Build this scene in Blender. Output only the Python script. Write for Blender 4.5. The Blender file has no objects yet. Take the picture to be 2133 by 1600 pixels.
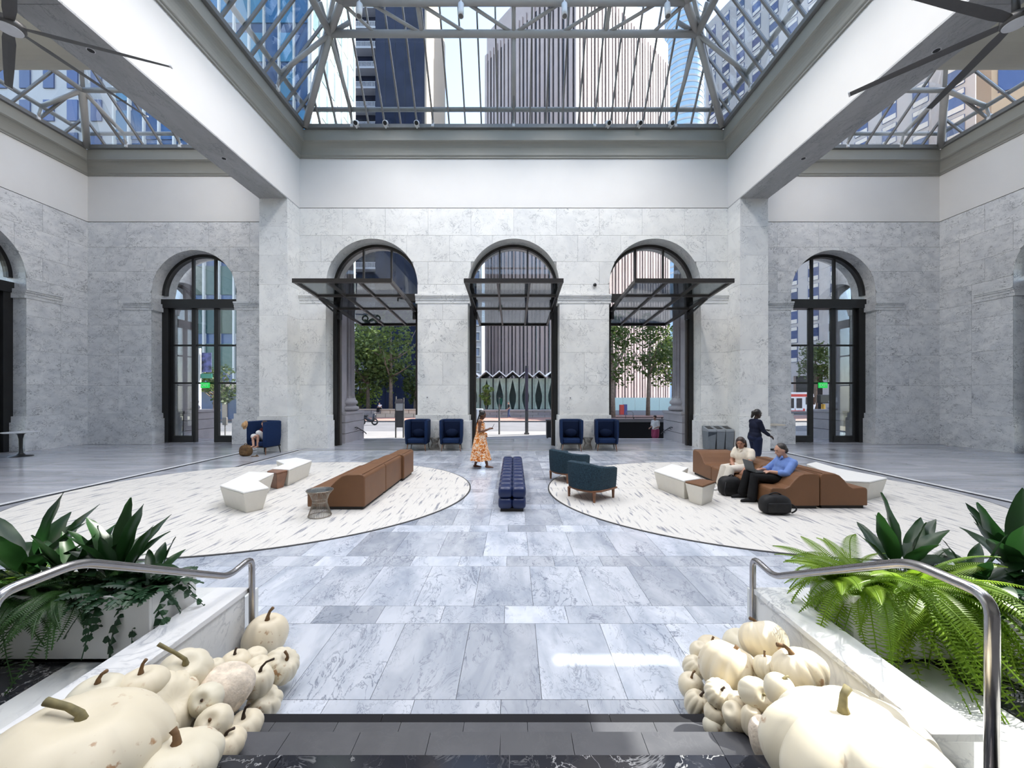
import bpy, math, random
from mathutils import Matrix, Vector
R = math.radians
PI = math.pi
random.seed(7)
sc = bpy.context.scene
COL = sc.collection

# ------------------------------------------------------------------ camera
CAM_H = 2.17
FPX, CX, HY = 810.0, 1070.0, 820.0        # focal length, vanishing point column, horizon row (2133 x 1600 frame)
cam_d = bpy.data.cameras.new('camera')
cam = bpy.data.objects.new('camera', cam_d)
COL.objects.link(cam)
cam.location = (0, 0, CAM_H)
cam.rotation_euler = (R(90), 0, 0)
cam_d.sensor_fit = 'HORIZONTAL'
cam_d.sensor_width = 36.0
cam_d.lens = 36.0 * FPX / 2133.0
cam_d.shift_x = -(CX - 1066.5) / 2133.0
cam_d.shift_y = (HY - 800.0) / 2133.0
cam_d.clip_start = 0.05
cam_d.clip_end = 2000
sc.camera = cam

# ------------------------------------------------------------------ sky, sun, exposure
SUN_EL, SUN_ROT = 44.4, 72.0              # sun on the right-hand side, a little ahead
world = bpy.data.worlds.new('sky')
sc.world = world
world.use_nodes = True
wn = world.node_tree.nodes
wn.clear()
w_out = wn.new('ShaderNodeOutputWorld')
w_bg = wn.new('ShaderNodeBackground')
w_sky = wn.new('ShaderNodeTexSky')
w_sky.sky_type = 'NISHITA'
w_sky.sun_disc = False
w_sky.sun_elevation = R(SUN_EL)
w_sky.sun_rotation = R(SUN_ROT)
w_sky.air_density = 1.0
w_sky.dust_density = 0.6
w_sky.ozone_density = 1.6
w_bg.inputs['Strength'].default_value = 0.36
w_hs = wn.new('ShaderNodeHueSaturation')   # thin haze: a paler sky all round
w_hs.inputs['Saturation'].default_value = 0.80
world.node_tree.links.new(w_sky.outputs[0], w_hs.inputs['Color'])
world.node_tree.links.new(w_hs.outputs[0], w_bg.inputs['Color'])
world.node_tree.links.new(w_bg.outputs[0], w_out.inputs['Surface'])

sun_d = bpy.data.lights.new('sun', 'SUN')
sun_d.energy = 8.0
sun_d.angle = R(0.35)
sun_d.color = (1.0, 0.95, 0.86)
sun = bpy.data.objects.new('sun', sun_d)
COL.objects.link(sun)
sdir = Vector((math.sin(R(SUN_ROT)) * math.cos(R(SUN_EL)), math.cos(R(SUN_ROT)) * math.cos(R(SUN_EL)), math.sin(R(SUN_EL))))
sun.rotation_euler = sdir.to_track_quat('Z', 'Y').to_euler()
sun.location = (40, -5, 40)

sc.view_settings.view_transform = 'Standard'
sc.view_settings.look = 'None'
sc.view_settings.exposure = 0.8
sc.view_settings.gamma = 1.0
sc.view_settings.use_curve_mapping = False
sc.cycles.use_denoising = True
sc.cycles.max_bounces = 5
sc.cycles.diffuse_bounces = 4
sc.cycles.glossy_bounces = 2
sc.cycles.transparent_max_bounces = 10
sc.cycles.use_adaptive_sampling = True
sc.cycles.adaptive_threshold = 0.15
sc.cycles.caustics_reflective = False
sc.cycles.caustics_refractive = False
sc.cycles.sample_clamp_indirect = 8.0

# ------------------------------------------------------------------ helpers
def at(x, y, Y):
    """photo pixel at depth Y -> point"""
    return Vector(((x - CX) * Y / FPX, Y, CAM_H - (y - HY) * Y / FPX))
def on(x, y, z=0.0):
    """photo pixel on the level z -> point"""
    Y = (CAM_H - z) * FPX / (y - HY)
    return Vector(((x - CX) * Y / FPX, Y, z))

WM = {}                                     # object name -> world matrix at build time
def wmat(o):
    return WM.get(o.name, Matrix.Identity(4)) if o else Matrix.Identity(4)

class MB:
    """collects shapes; build() links them as ONE mesh object"""
    def __init__(s):
        s.v = []; s.f = []; s.m = []; s.cur = 0
    def add(s, vs, fs):
        n = len(s.v)
        s.v.extend([tuple(p) for p in vs])
        s.f.extend([tuple(i + n for i in f) for f in fs])
        s.m.extend([s.cur] * len(fs))
        return s
    def box(s, x0, x1, y0, y1, z0, z1):
        if x0 > x1: x0, x1 = x1, x0
        if y0 > y1: y0, y1 = y1, y0
        if z0 > z1: z0, z1 = z1, z0
        v = [(x0,y0,z0),(x1,y0,z0),(x1,y1,z0),(x0,y1,z0),(x0,y0,z1),(x1,y0,z1),(x1,y1,z1),(x0,y1,z1)]
        return s.add(v, [(0,3,2,1),(4,5,6,7),(0,1,5,4),(1,2,6,5),(2,3,7,6),(3,0,4,7)])
    def hexa(s, a, b):
        """two quads (lists of 4 points) joined"""
        return s.add(list(a) + list(b), [(3,2,1,0),(4,5,6,7),(0,1,5,4),(1,2,6,5),(2,3,7,6),(3,0,4,7)])
    def bar(s, p, q, w, h=None, up=(0,0,1)):
        """square bar from p to q"""
        h = h or w
        p, q = Vector(p), Vector(q)
        d = (q - p).normalized()
        u = Vector(up)
        if abs(d.dot(u)) > .98: u = Vector((0,1,0))
        a = d.cross(u).normalized() * (w / 2)
        b = a.cross(d).normalized() * (h / 2)
        return s.hexa([p-a-b, p+a-b, p+a+b, p-a+b], [q-a-b, q+a-b, q+a+b, q-a+b])
    def prism(s, poly, f0, f1):
        """poly: list of 2D points; f0, f1 map a 2D point to 3D (two ends)"""
        n = len(poly)
        v = [f0(p) for p in poly] + [f1(p) for p in poly]
        fs = [tuple(range(n))[::-1], tuple(range(n, 2*n))]
        fs += [(i, (i+1) % n, n + (i+1) % n, n + i) for i in range(n)]
        return s.add(v, fs)
    def loft(s, rings, cap=True, closed=True):
        n = len(rings[0]); vs = []; fs = []
        for r in rings: vs.extend(r)
        for k in range(len(rings) - 1):
            for i in range(n if closed else n - 1):
                j = (i + 1) % n
                fs.append((k*n+i, k*n+j, (k+1)*n+j, (k+1)*n+i))
        if cap and closed:
            fs.append(tuple(range(n))[::-1]); fs.append(tuple((len(rings)-1)*n + i for i in range(n)))
        return s.add(vs, fs)
    def lathe(s, prof, seg=24, c=(0,0,0), cap=True):
        rings = []
        for r, z in prof:
            rings.append([(c[0]+r*math.cos(2*PI*i/seg), c[1]+r*math.sin(2*PI*i/seg), c[2]+z) for i in range(seg)])
        return s.loft(rings, cap)
    def tube(s, pts, r, seg=8, cap=True, ell=None):
        pts = [Vector(p) for p in pts]
        rs = r if isinstance(r, (list, tuple)) else [r] * len(pts)
        rings = []; prev = None
        for i, p in enumerate(pts):
            a = pts[max(0, i-1)]; b = pts[min(len(pts)-1, i+1)]
            d = (b - a).normalized()
            if prev is None:
                u = Vector((0,0,1)) if abs(d.z) < .9 else Vector((0,1,0))
                n = d.cross(u).normalized()
            else:
                n = (prev - d * prev.dot(d)).normalized()
            prev = n
            m = d.cross(n)
            e = ell or 1.0
            rings.append([tuple(p + n*rs[i]*math.cos(2*PI*k/seg) + m*rs[i]*e*math.sin(2*PI*k/seg)) for k in range(seg)])
        return s.loft(rings, cap)
    def cyl(s, c, r, z0, z1, seg=16):
        return s.lathe([(r, z0), (r, z1)], seg, c)
    def ellipsoid(s, c, rx, ry, rz, seg=16, rng=10, rot=None):
        rings = []
        c = Vector(c)
        for k in range(rng + 1):
            t = -PI/2 + PI * k / rng
            cr = max(math.cos(t), .02)
            ring = []
            for i in range(seg):
                a = 2*PI*i/seg
                p = Vector((rx*cr*math.cos(a), ry*cr*math.sin(a), rz*math.sin(t)))
                if rot: p = rot @ p
                ring.append(tuple(c + p))
            rings.append(ring)
        return s.loft(rings)
    def caps(s, pts, rs, seg=10):
        """round-ended tapering limb through pts (for bodies)"""
        pts = [Vector(p) for p in pts]; rs = list(rs)
        P = [pts[0]]; Q = [rs[0]]
        d0 = (pts[0]-pts[1]).normalized(); d1 = (pts[-1]-pts[-2]).normalized()
        A = [(pts[0]+d0*rs[0]*.97, rs[0]*.22), (pts[0]+d0*rs[0]*.7, rs[0]*.7)]
        B = [(pts[-1]+d1*rs[-1]*.7, rs[-1]*.7), (pts[-1]+d1*rs[-1]*.97, rs[-1]*.22)]
        allp = A + list(zip(pts, rs)) + B
        return s.tube([p for p, _ in allp], [r for _, r in allp], seg)
    def build(s, name, mat=None, parent=None, smooth=False, world=True, bevel=0, bseg=2):
        me = bpy.data.meshes.new(name)
        if world and parent is not None:
            inv = wmat(parent).inverted()
            me.from_pydata([tuple(inv @ Vector(p)) for p in s.v], [], s.f)
        else:
            me.from_pydata(s.v, [], s.f)
        mats = mat if isinstance(mat, (list, tuple)) else [mat]
        for m in mats:
            if m: me.materials.append(m)
        if len(mats) > 1:
            me.polygons.foreach_set('material_index', s.m)
        if smooth:
            me.polygons.foreach_set('use_smooth', [True] * len(me.polygons))
        me.update()
        o = link(name, me, parent)
        if bevel:
            b = o.modifiers.new('bevel', 'BEVEL'); b.width = bevel; b.segments = bseg; b.limit_method = 'ANGLE'; b.angle_limit = R(25)
        return o

def link(name, me, parent=None, loc=None, rot=None, scale=None):
    o = bpy.data.objects.new(name, me)
    COL.objects.link(o)
    if parent is not None: o.parent = parent
    if loc is not None: o.location = loc
    if rot is not None: o.rotation_euler = rot
    if scale is not None: o.scale = scale if isinstance(scale, (tuple, list)) else (scale,)*3
    base = wmat(parent)
    if loc is not None or rot is not None or scale is not None:
        l = Matrix.LocRotScale(Vector(loc or (0,0,0)), bpy_euler(rot), Vector(o.scale))
        base = base @ l
    WM[o.name] = base
    return o
def bpy_euler(rot):
    from mathutils import Euler
    return Euler(rot or (0,0,0), 'XYZ')
def tag(o, label, cat=None, group=None, kind=None):
    if label: o['label'] = label
    if cat: o['category'] = cat
    if group: o['group'] = group
    if kind: o['kind'] = kind
    return o
def thing(name, label, cat, loc=(0,0,0), rotz=0.0, group=None):
    o = link(name, None, None, loc, (0,0,rotz))
    o.empty_display_size = .1
    return tag(o, label, cat, group)
def struct(name, label=None, loc=(0,0,0)):
    o = link(name, None, None, loc)
    o['kind'] = 'structure'
    if label: o['label'] = label
    return o
def copy_tree(o, parent=None):
    c = o.copy(); COL.objects.link(c); c.parent = parent
    for ch in list(o.children): copy_tree(ch, c)
    return c
def place(o, loc, rotz=0.0, label=None):
    o.location = loc; o.rotation_euler = (0,0,rotz)
    if label: o['label'] = label
    WM[o.name] = Matrix.LocRotScale(Vector(loc), bpy_euler((0,0,rotz)), Vector((1,1,1)))
    return o
def arc(cx, cy, r, a0, a1, n):
    return [(cx + r*math.cos(a0+(a1-a0)*i/n), cy + r*math.sin(a0+(a1-a0)*i/n)) for i in range(n+1)]
def bez(p0, p1, p2, n=8):
    p0, p1, p2 = Vector(p0), Vector(p1), Vector(p2)
    return [p0*(1-t)**2 + p1*2*t*(1-t) + p2*t*t for t in [i/n for i in range(n+1)]]
def smooth_path(pts, rad, n=5):
    """polyline with rounded corners"""
    pts = [Vector(p) for p in pts]; out = [pts[0]]
    for i in range(1, len(pts)-1):
        a, b, c = pts[i-1], pts[i], pts[i+1]
        r = min(rad, (a-b).length*.45, (c-b).length*.45)
        out += bez(b+(a-b).normalized()*r, b, b+(c-b).normalized()*r, n)
    return out + [pts[-1]]

# ------------------------------------------------------------------ materials
MT = {}
def nodes_of(name):
    m = bpy.data.materials.new(name); m.use_nodes = True
    nt = m.node_tree; bs = nt.nodes['Principled BSDF']
    MT[name] = m
    return m, nt, nt.nodes, nt.links, bs
def setp(bs, col=None, rough=None, metal=None, spec=None):
    if col is not None: bs.inputs['Base Color'].default_value = (*col, 1)
    if rough is not None: bs.inputs['Roughness'].default_value = rough
    if metal is not None: bs.inputs['Metallic'].default_value = metal
    if spec is not None: bs.inputs['Specular IOR Level'].default_value = spec
def plain(name, col, rough=.5, metal=0, spec=.5, var=0.0, vscale=8.0, bump=0.0, bscale=200.0):
    """one colour with a little procedural unevenness and optional fine relief"""
    m, nt, N, L, bs = nodes_of(name)
    setp(bs, col, rough, metal, spec)
    if var:
        tc = N.new('ShaderNodeTexCoord'); no = N.new('ShaderNodeTexNoise')
        no.inputs['Scale'].default_value = vscale; no.inputs['Detail'].default_value = 3
        L.new(tc.outputs['Object'], no.inputs['Vector'])
        cr = N.new('ShaderNodeValToRGB')
        cr.color_ramp.elements[0].position = .3; cr.color_ramp.elements[1].position = .7
        cr.color_ramp.elements[0].color = (*[max(0, c*(1-var)) for c in col], 1)
        cr.color_ramp.elements[1].color = (*[min(1, c*(1+var)) for c in col], 1)
        L.new(no.outputs['Fac'], cr.inputs['Fac']); L.new(cr.outputs[0], bs.inputs['Base Color'])
    if bump:
        tc = N.new('ShaderNodeTexCoord'); no = N.new('ShaderNodeTexNoise')
        no.inputs['Scale'].default_value = bscale; no.inputs['Detail'].default_value = 3
        L.new(tc.outputs['Object'], no.inputs['Vector'])
        bp = N.new('ShaderNodeBump'); bp.inputs['Strength'].default_value = bump; bp.inputs['Distance'].default_value = .004
        L.new(no.outputs['Fac'], bp.inputs['Height']); L.new(bp.outputs[0], bs.inputs['Normal'])
    return m
def randtone(name, cols, rough=.3, spec=.5, metal=0):
    """colour picked per object out of a ramp"""
    m, nt, N, L, bs = nodes_of(name)
    setp(bs, cols[0], rough, metal, spec)
    oi = N.new('ShaderNodeObjectInfo'); cr = N.new('ShaderNodeValToRGB')
    el = cr.color_ramp.elements
    while len(el) < len(cols): el.new(.5)
    for i, c in enumerate(cols):
        el[i].position = i / (len(cols)-1) if len(cols) > 1 else 0; el[i].color = (*c, 1)
    L.new(oi.outputs['Random'], cr.inputs['Fac']); L.new(cr.outputs[0], bs.inputs['Base Color'])
    return m
def marble(name, base, cloud, vein, scale=1.0, amount=.6, width=.03, tone=.06, rough=.25, rot=(0,0,.6), stretch=(1,1,1), spec=.5, fine=.5):
    m, nt, N, L, bs = nodes_of(name)
    setp(bs, base, rough, 0, spec)
    ge = N.new('ShaderNodeNewGeometry'); oi = N.new('ShaderNodeObjectInfo')
    mul = N.new('ShaderNodeMath'); mul.operation = 'MULTIPLY'; mul.inputs[1].default_value = 37.0
    L.new(oi.outputs['Random'], mul.inputs[0])
    ad = N.new('ShaderNodeVectorMath'); ad.operation = 'ADD'
    L.new(ge.outputs['Position'], ad.inputs[0]); L.new(mul.outputs[0], ad.inputs[1])
    mp = N.new('ShaderNodeMapping'); mp.inputs['Rotation'].default_value = rot; mp.inputs['Scale'].default_value = stretch
    L.new(ad.outputs[0], mp.inputs['Vector'])
    def noise(sc_, det, ro, dis):
        n = N.new('ShaderNodeTexNoise')
        n.inputs['Scale'].default_value = sc_*scale; n.inputs['Detail'].default_value = det
        n.inputs['Roughness'].default_value = ro; n.inputs['Distortion'].default_value = dis
        L.new(mp.outputs[0], n.inputs['Vector']); return n
    def ridge(n, w):
        a = N.new('ShaderNodeMath'); a.operation = 'SUBTRACT'; a.inputs[1].default_value = .5; L.new(n.outputs['Fac'], a.inputs[0])
        b = N.new('ShaderNodeMath'); b.operation = 'ABSOLUTE'; L.new(a.outputs[0], b.inputs[0])
        c = N.new('ShaderNodeMapRange'); c.inputs['From Min'].default_value = 0; c.inputs['From Max'].default_value = w
        c.inputs['To Min'].default_value = 1; c.inputs['To Max'].default_value = 0; L.new(b.outputs[0], c.inputs['Value']); return c
    cl = noise(.7, 4, .62, .6)
    r1 = ridge(noise(1.1, 5, .62, 1.6), width)
    r2 = ridge(noise(3.6, 4, .6, 1.2), width*1.1)
    mk = noise(.9, 1, .5, 0)
    mm = N.new('ShaderNodeMapRange'); mm.inputs['From Min'].default_value = .42; mm.inputs['From Max'].default_value = .66
    L.new(mk.outputs['Fac'], mm.inputs['Value'])
    v1 = N.new('ShaderNodeMath'); v1.operation = 'MULTIPLY'; L.new(r1.outputs[0], v1.inputs[0]); L.new(mm.outputs[0], v1.inputs[1])
    v2 = N.new('ShaderNodeMath'); v2.operation = 'MULTIPLY'; v2.inputs[1].default_value = fine; L.new(r2.outputs[0], v2.inputs[0])
    mk2 = noise(1.7, 2, .6, 0)
    mm2 = N.new('ShaderNodeMapRange'); mm2.inputs['From Min'].default_value = .47; mm2.inputs['From Max'].default_value = .62
    L.new(mk2.outputs['Fac'], mm2.inputs['Value'])
    v3 = N.new('ShaderNodeMath'); v3.operation = 'MULTIPLY'; L.new(v2.outputs[0], v3.inputs[0]); L.new(mm2.outputs[0], v3.inputs[1])
    vm = N.new('ShaderNodeMath'); vm.operation = 'MAXIMUM'; L.new(v1.outputs[0], vm.inputs[0]); L.new(v3.outputs[0], vm.inputs[1])
    va = N.new('ShaderNodeMath'); va.operation = 'MULTIPLY'; va.inputs[1].default_value = amount; L.new(vm.outputs[0], va.inputs[0])
    cm = N.new('ShaderNodeMapRange'); cm.inputs['From Min'].default_value = .38; cm.inputs['From Max'].default_value = .68
    L.new(cl.outputs['Fac'], cm.inputs['Value'])
    mx = N.new('ShaderNodeMixRGB'); mx.inputs[1].default_value = (*base,1); mx.inputs[2].default_value = (*cloud,1); L.new(cm.outputs[0], mx.inputs[0])
    mv = N.new('ShaderNodeMixRGB'); mv.inputs[2].default_value = (*vein,1); L.new(mx.outputs[0], mv.inputs[1]); L.new(va.outputs[0], mv.inputs[0])
    tn = N.new('ShaderNodeMapRange'); tn.inputs['To Min'].default_value = 1-tone; tn.inputs['To Max'].default_value = 1+tone*.6
    L.new(oi.outputs['Random'], tn.inputs['Value'])
    sc_ = N.new('ShaderNodeVectorMath'); sc_.operation = 'SCALE'; L.new(mv.outputs[0], sc_.inputs[0]); L.new(tn.outputs[0], sc_.inputs['Scale'])
    L.new(sc_.outputs[0], bs.inputs['Base Color'])
    return m
def glass(name, tint=(.93,.96,.95), refl=.9, rough=0.0):
    m = bpy.data.materials.new(name); m.use_nodes = True; nt = m.node_tree; N = nt.nodes; L = nt.links; N.clear(); MT[name] = m
    o = N.new('ShaderNodeOutputMaterial'); t = N.new('ShaderNodeBsdfTransparent'); g = N.new('ShaderNodeBsdfGlossy')
    t.inputs[0].default_value = (*tint,1); g.inputs['Roughness'].default_value = rough; g.inputs[0].default_value = (.9,.95,1,1)
    fr = N.new('ShaderNodeFresnel'); fr.inputs['IOR'].default_value = 1.5
    mu = N.new('ShaderNodeMath'); mu.operation = 'MULTIPLY'; mu.inputs[1].default_value = refl; L.new(fr.outputs[0], mu.inputs[0])
    mx = N.new('ShaderNodeMixShader'); L.new(mu.outputs[0], mx.inputs[0]); L.new(t.outputs[0], mx.inputs[1]); L.new(g.outputs[0], mx.inputs[2])
    L.new(mx.outputs[0], o.inputs['Surface']); return m
def leafmat(name, c0, c1, rough=.4, trans=.35, scale=6.0):
    """leaf colour with a translucent share so that sun shows through"""
    m, nt, N, L, bs = nodes_of(name)
    setp(bs, c0, rough)
    oi = N.new('ShaderNodeObjectInfo'); cr = N.new('ShaderNodeMixRGB')
    tc = N.new('ShaderNodeNewGeometry'); no = N.new('ShaderNodeTexNoise'); no.inputs['Scale'].default_value = scale
    L.new(tc.outputs['Position'], no.inputs['Vector'])
    ad = N.new('ShaderNodeMath'); ad.operation = 'MULTIPLY_ADD'; ad.inputs[1].default_value = .6; L.new(oi.outputs['Random'], ad.inputs[0]); 
    sb = N.new('ShaderNodeMath'); sb.operation = 'MULTIPLY'; sb.inputs[1].default_value = .7; L.new(no.outputs['Fac'], sb.inputs[0]); L.new(sb.outputs[0], ad.inputs[2])
    cr.inputs[1].default_value = (*c0,1); cr.inputs[2].default_value = (*c1,1); L.new(ad.outputs[0], cr.inputs[0])
    L.new(cr.outputs[0], bs.inputs['Base Color'])
    tr = N.new('ShaderNodeBsdfTranslucent'); L.new(cr.outputs[0], tr.inputs[0])
    mx = N.new('ShaderNodeMixShader'); mx.inputs[0].default_value = trans
    L.new(bs.outputs[0], mx.inputs[1]); L.new(tr.outputs[0], mx.inputs[2])
    L.new(mx.outputs[0], N['Material Output'].inputs['Surface'])
    return m

wall_marble = marble('wall_marble', (.78,.78,.77), (.60,.61,.62), (.055,.06,.07), scale=2.3, amount=.95, width=.019, tone=.05, rough=.35, rot=(.4,.9,.5), stretch=(1,1,1.5), fine=1.0)
pier_marble = marble('pier_marble', (.84,.835,.80), (.73,.73,.71), (.12,.13,.14), scale=1.6, amount=.8, width=.014, tone=.035, rough=.32, rot=(.4,.7,.3), fine=.7)
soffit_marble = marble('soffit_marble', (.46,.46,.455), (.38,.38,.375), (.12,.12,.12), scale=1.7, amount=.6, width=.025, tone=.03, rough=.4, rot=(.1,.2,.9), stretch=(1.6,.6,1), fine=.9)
floor_marble = marble('floor_marble', (.60,.63,.69), (.37,.41,.48), (.10,.12,.17), scale=2.2, amount=.8, width=.018, tone=.26, rough=.16, rot=(0,0,.7), stretch=(1.5,.7,1), fine=.8)
aisle_marble = marble('aisle_marble', (.52,.53,.57), (.32,.335,.38), (.24,.20,.17), scale=1.2, amount=.5, width=.03, tone=.16, rough=.14, rot=(0,0,.3), stretch=(.4,2.2,1), fine=.6)
cap_marble = marble('cap_marble', (.78,.78,.78), (.68,.69,.70), (.32,.34,.38), scale=1.8, amount=.7, width=.03, tone=.02, rough=.3, rot=(.3,.4,.6), fine=.3)
black_marble = marble('black_marble', (.012,.013,.018), (.02,.021,.028), (.55,.55,.55), scale=2.2, amount=.75, width=.012, tone=.05, rough=.12, rot=(0,0,.5), fine=.25)
dark_tile = marble('dark_tile', (.065,.066,.075), (.05,.051,.06), (.10,.10,.11), scale=6, amount=.3, width=.03, tone=.15, rough=.4)
out_stone = marble('out_stone', (.42,.40,.42), (.36,.345,.365), (.25,.24,.26), scale=2.5, amount=.3, width=.03, tone=.05, rough=.6)
white_paint = plain('white_paint', (.74,.725,.70), .55, var=.015, vscale=1.2)
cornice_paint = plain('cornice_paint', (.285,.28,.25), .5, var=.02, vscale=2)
truss_paint = plain('truss_paint', (.36,.35,.335), .4, var=.03, vscale=3)
rafter_paint = plain('rafter_paint', (.20,.19,.18), .45, var=.04, vscale=3)
curb_metal = plain('curb_metal', (.22,.22,.22), .4, .3, var=.05)
beige_paint = plain('beige_paint', (.50,.47,.39), .55, var=.03, vscale=1.5)
black_metal = plain('black_metal', (.018,.018,.018), .38, .2, var=.1, vscale=5)
bronze_metal = plain('bronze_metal', (.045,.04,.036), .36, .4, var=.1, vscale=4)
steel = plain('steel', (.38,.365,.36), .24, 1.0, var=.06, vscale=12)
fan_metal = plain('fan_metal', (.12,.115,.11), .4, .4, var=.05)
white_metal = plain('white_metal', (.75,.75,.75), .35, .1, var=.03)
sky_glass = glass('sky_glass', (.965,.985,.985), .35)
door_glass = glass('door_glass', (.955,.965,.96), .8)
canopy_glass = glass('canopy_glass', (.93,.955,.95), .9)
# ================================================================== THE SETTING
WB, WS, PF = 15.55, 16.8, 14.7            # back wall of the middle bay, of the side bays, front of the pillars
XA, XB, XW = 8.56, 9.62, 18.4             # pillar/beam inner and outer face, side walls
ZM, ZC = 9.58, 11.56                      # top of the marble, underside of the cornice
YR = -2.0                                 # rear edge of the skylights
AR, AZ = 1.83, 6.54                       # arch radius, springing height
ROWS_LOW = [1.31, 2.51, 3.82, 5.13, 5.78]
ROWS_HIGH = [6.54, 7.45, 8.5, ZM]
OPS = (-5.68, 0.0, 5.65)
SIDE_OP = 13.82

def arch_z(u, ops):
    z = None
    for c in ops:
        if abs(u - c) < AR: z = AZ + math.sqrt(max(0, AR*AR - (u-c)**2))
    return z
mortar_m = plain('mortar', (.34,.34,.33), .9)
def arch_wall(name, mp, u0, u1, ops, thick, mat, full_impost=True, cellw=1.55, panels=True, band=True):
    W = struct(name)
    body = MB()
    edges = [u0] + [e for c in sorted(ops) for e in (c-AR, c+AR)] + [u1]
    piers = [(edges[i], edges[i+1]) for i in range(0, len(edges), 2)]
    def hx(ua, ub, za, zb, zc, zd, d0, d1):
        body.hexa([mp(ua,d0,za), mp(ub,d0,zb), mp(ub,d0,zd), mp(ua,d0,zc)], [mp(ua,d1,za), mp(ub,d1,zb), mp(ub,d1,zd), mp(ua,d1,zc)])
    joint = MB()
    for a, b in piers:
        hx(a, b, 0, 0, ZM, ZM, .0185, thick)
        joint.hexa([mp(a,.0135,1.3), mp(b,.0135,1.3), mp(b,.0135,ZM), mp(a,.0135,ZM)], [mp(a,.018,1.3), mp(b,.018,1.3), mp(b,.018,ZM), mp(a,.018,ZM)])
    for c in ops:
        n = 28
        for i in range(n):
            ua = c - AR*math.cos(PI*i/n); ub = c - AR*math.cos(PI*(i+1)/n)
            za = AZ + AR*math.sin(PI*i/n); zb = AZ + AR*math.sin(PI*(i+1)/n)
            hx(ua, ub, za, zb, ZM, ZM, .0185, thick)
            joint.hexa([mp(ua,.0135,za), mp(ub,.0135,zb), mp(ub,.0135,ZM), mp(ua,.0135,ZM)], [mp(ua,.018,za), mp(ub,.018,zb), mp(ub,.018,ZM), mp(ua,.018,ZM)])
    body.build('wall_core', mat, W)
    if panels: joint.build('mortar', mortar_m, W)
    if band:
        m = MB(); m.hexa([mp(u0,0,ZM+.025), mp(u1,0,ZM+.025), mp(u1,0,ZC+.9), mp(u0,0,ZC+.9)], [mp(u0,thick,ZM+.025), mp(u1,thick,ZM+.025), mp(u1,thick,ZC+.9), mp(u0,thick,ZC+.9)])
        m.build('white_band', white_paint, W)
    if not panels: return W
    g = .004
    # piers below the springing
    zs = ROWS_LOW + [AZ]
    for k in range(len(zs)-1):
        za, zb = zs[k], zs[k+1]
        for a, b in piers:
            n = max(1, round((b-a)/cellw))
            if k % 2 == 1 and n == 1 and b-a > 1.6: n = 2
            cut = [a + (b-a)*i/n for i in range(n+1)]
            if k % 2 and n > 2: cut = [a] + [a + (b-a)*(i+.5)/n for i in range(n)] + [b]
            for i in range(len(cut)-1):
                m = MB(); ua, ub = cut[i]+g, cut[i+1]-g
                m.hexa([mp(ua,0,za+g), mp(ub,0,za+g), mp(ub,0,zb-g), mp(ua,0,zb-g)], [mp(ua,.013,za+g), mp(ub,.013,za+g), mp(ub,.013,zb-g), mp(ua,.013,zb-g)])
                m.build('marble_panel', mat, W)
    for k in range(len(ROWS_HIGH)-1):
        za, zb = ROWS_HIGH[k], ROWS_HIGH[k+1]
        n = max(2, round((u1-u0)/1.75)); off = .5 if k % 2 else 0
        cut = [u0] + [u0+(u1-u0)*(i+off)/n for i in range(0 if off else 1, n)] + [u1]
        for i in range(len(cut)-1):
            ua, ub = cut[i]+g, cut[i+1]-g
            # split the cell where the arch cuts right through it
            N_ = 26; runs = []; cur = []
            for j in range(N_+1):
                u = ua + (ub-ua)*j/N_
                zz = arch_z(u, ops); lo = max(za+g, zz if zz else 0)
                if lo < zb - g - .02: cur.append((u, lo))
                elif cur: runs.append(cur); cur = []
            if cur: runs.append(cur)
            for run in runs:
                if len(run) < 3: continue
                m = MB(); vs = []; fs = []
                for u, lo in run:
                    vs += [mp(u,-.0,lo), mp(u,-.0,zb-g), mp(u,.013,lo), mp(u,.013,zb-g)]
                for j in range(len(run)-1):
                    q = 4*j
                    fs += [(q,q+4,q+5,q+1), (q,q+2,q+6,q+4), (q+1,q+5,q+7,q+3)]
                fs += [(0,1,3,2), (4*len(run)-4, 4*len(run)-2, 4*len(run)-1, 4*len(run)-3)]
                m.add(vs, fs); m.build('marble_panel', mat, W)
    # plinths and imposts
    for a, b in piers:
        e0 = .12 if a != u0 else 0; e1 = .12 if b != u1 else 0
        n = max(1, round((b-a)/2.2))
        for i in range(n):
            ua = a-e0 + (b-a+e0+e1)*i/n; ub = a-e0 + (b-a+e0+e1)*(i+1)/n
            m = MB()
            m.hexa([mp(ua+g,-.10,0), mp(ub-g,-.10,0), mp(ub-g,-.10,1.08), mp(ua+g,-.10,1.08)], [mp(ua+g,.5,0), mp(ub-g,.5,0), mp(ub-g,.5,1.08), mp(ua+g,.5,1.08)])
            s0 = .05 if (i == 0 and e0) else 0; s1 = .05 if (i == n-1 and e1) else 0
            m.hexa([mp(ua+g+s0,-.06,1.08), mp(ub-g-s1,-.06,1.08), mp(ub-g-s1,-.06,1.31), mp(ua+g+s0,-.06,1.31)], [mp(ua+g+s0,.5,1.08), mp(ub-g-s1,.5,1.08), mp(ub-g-s1,.5,1.31), mp(ua+g+s0,.5,1.31)])
            m.build('plinth_block', mat, W)
        segs = [(a-e0*.6, b+e1*.6)]
        if not full_impost:
            segs = []
            if e0: segs.append((a-.07, min(b, a+1.15)))
            if e1: segs.append((max(a, b-1.15), b+.07))
        for sa, sb in segs:
            m = MB()
            for z0, z1, d in ((5.78,5.90,.02), (5.90,6.0,.045), (6.0,6.06,.08), (6.06,6.13,.11)):
                m.hexa([mp(sa,-d,z0), mp(sb,-d,z0), mp(sb,-d,z1), mp(sa,-d,z1)], [mp(sa,.5,z0), mp(sb,.5,z0), mp(sb,.5,z1), mp(sa,.5,z1)])
            m.build('impost', mat, W)
    return W

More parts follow.
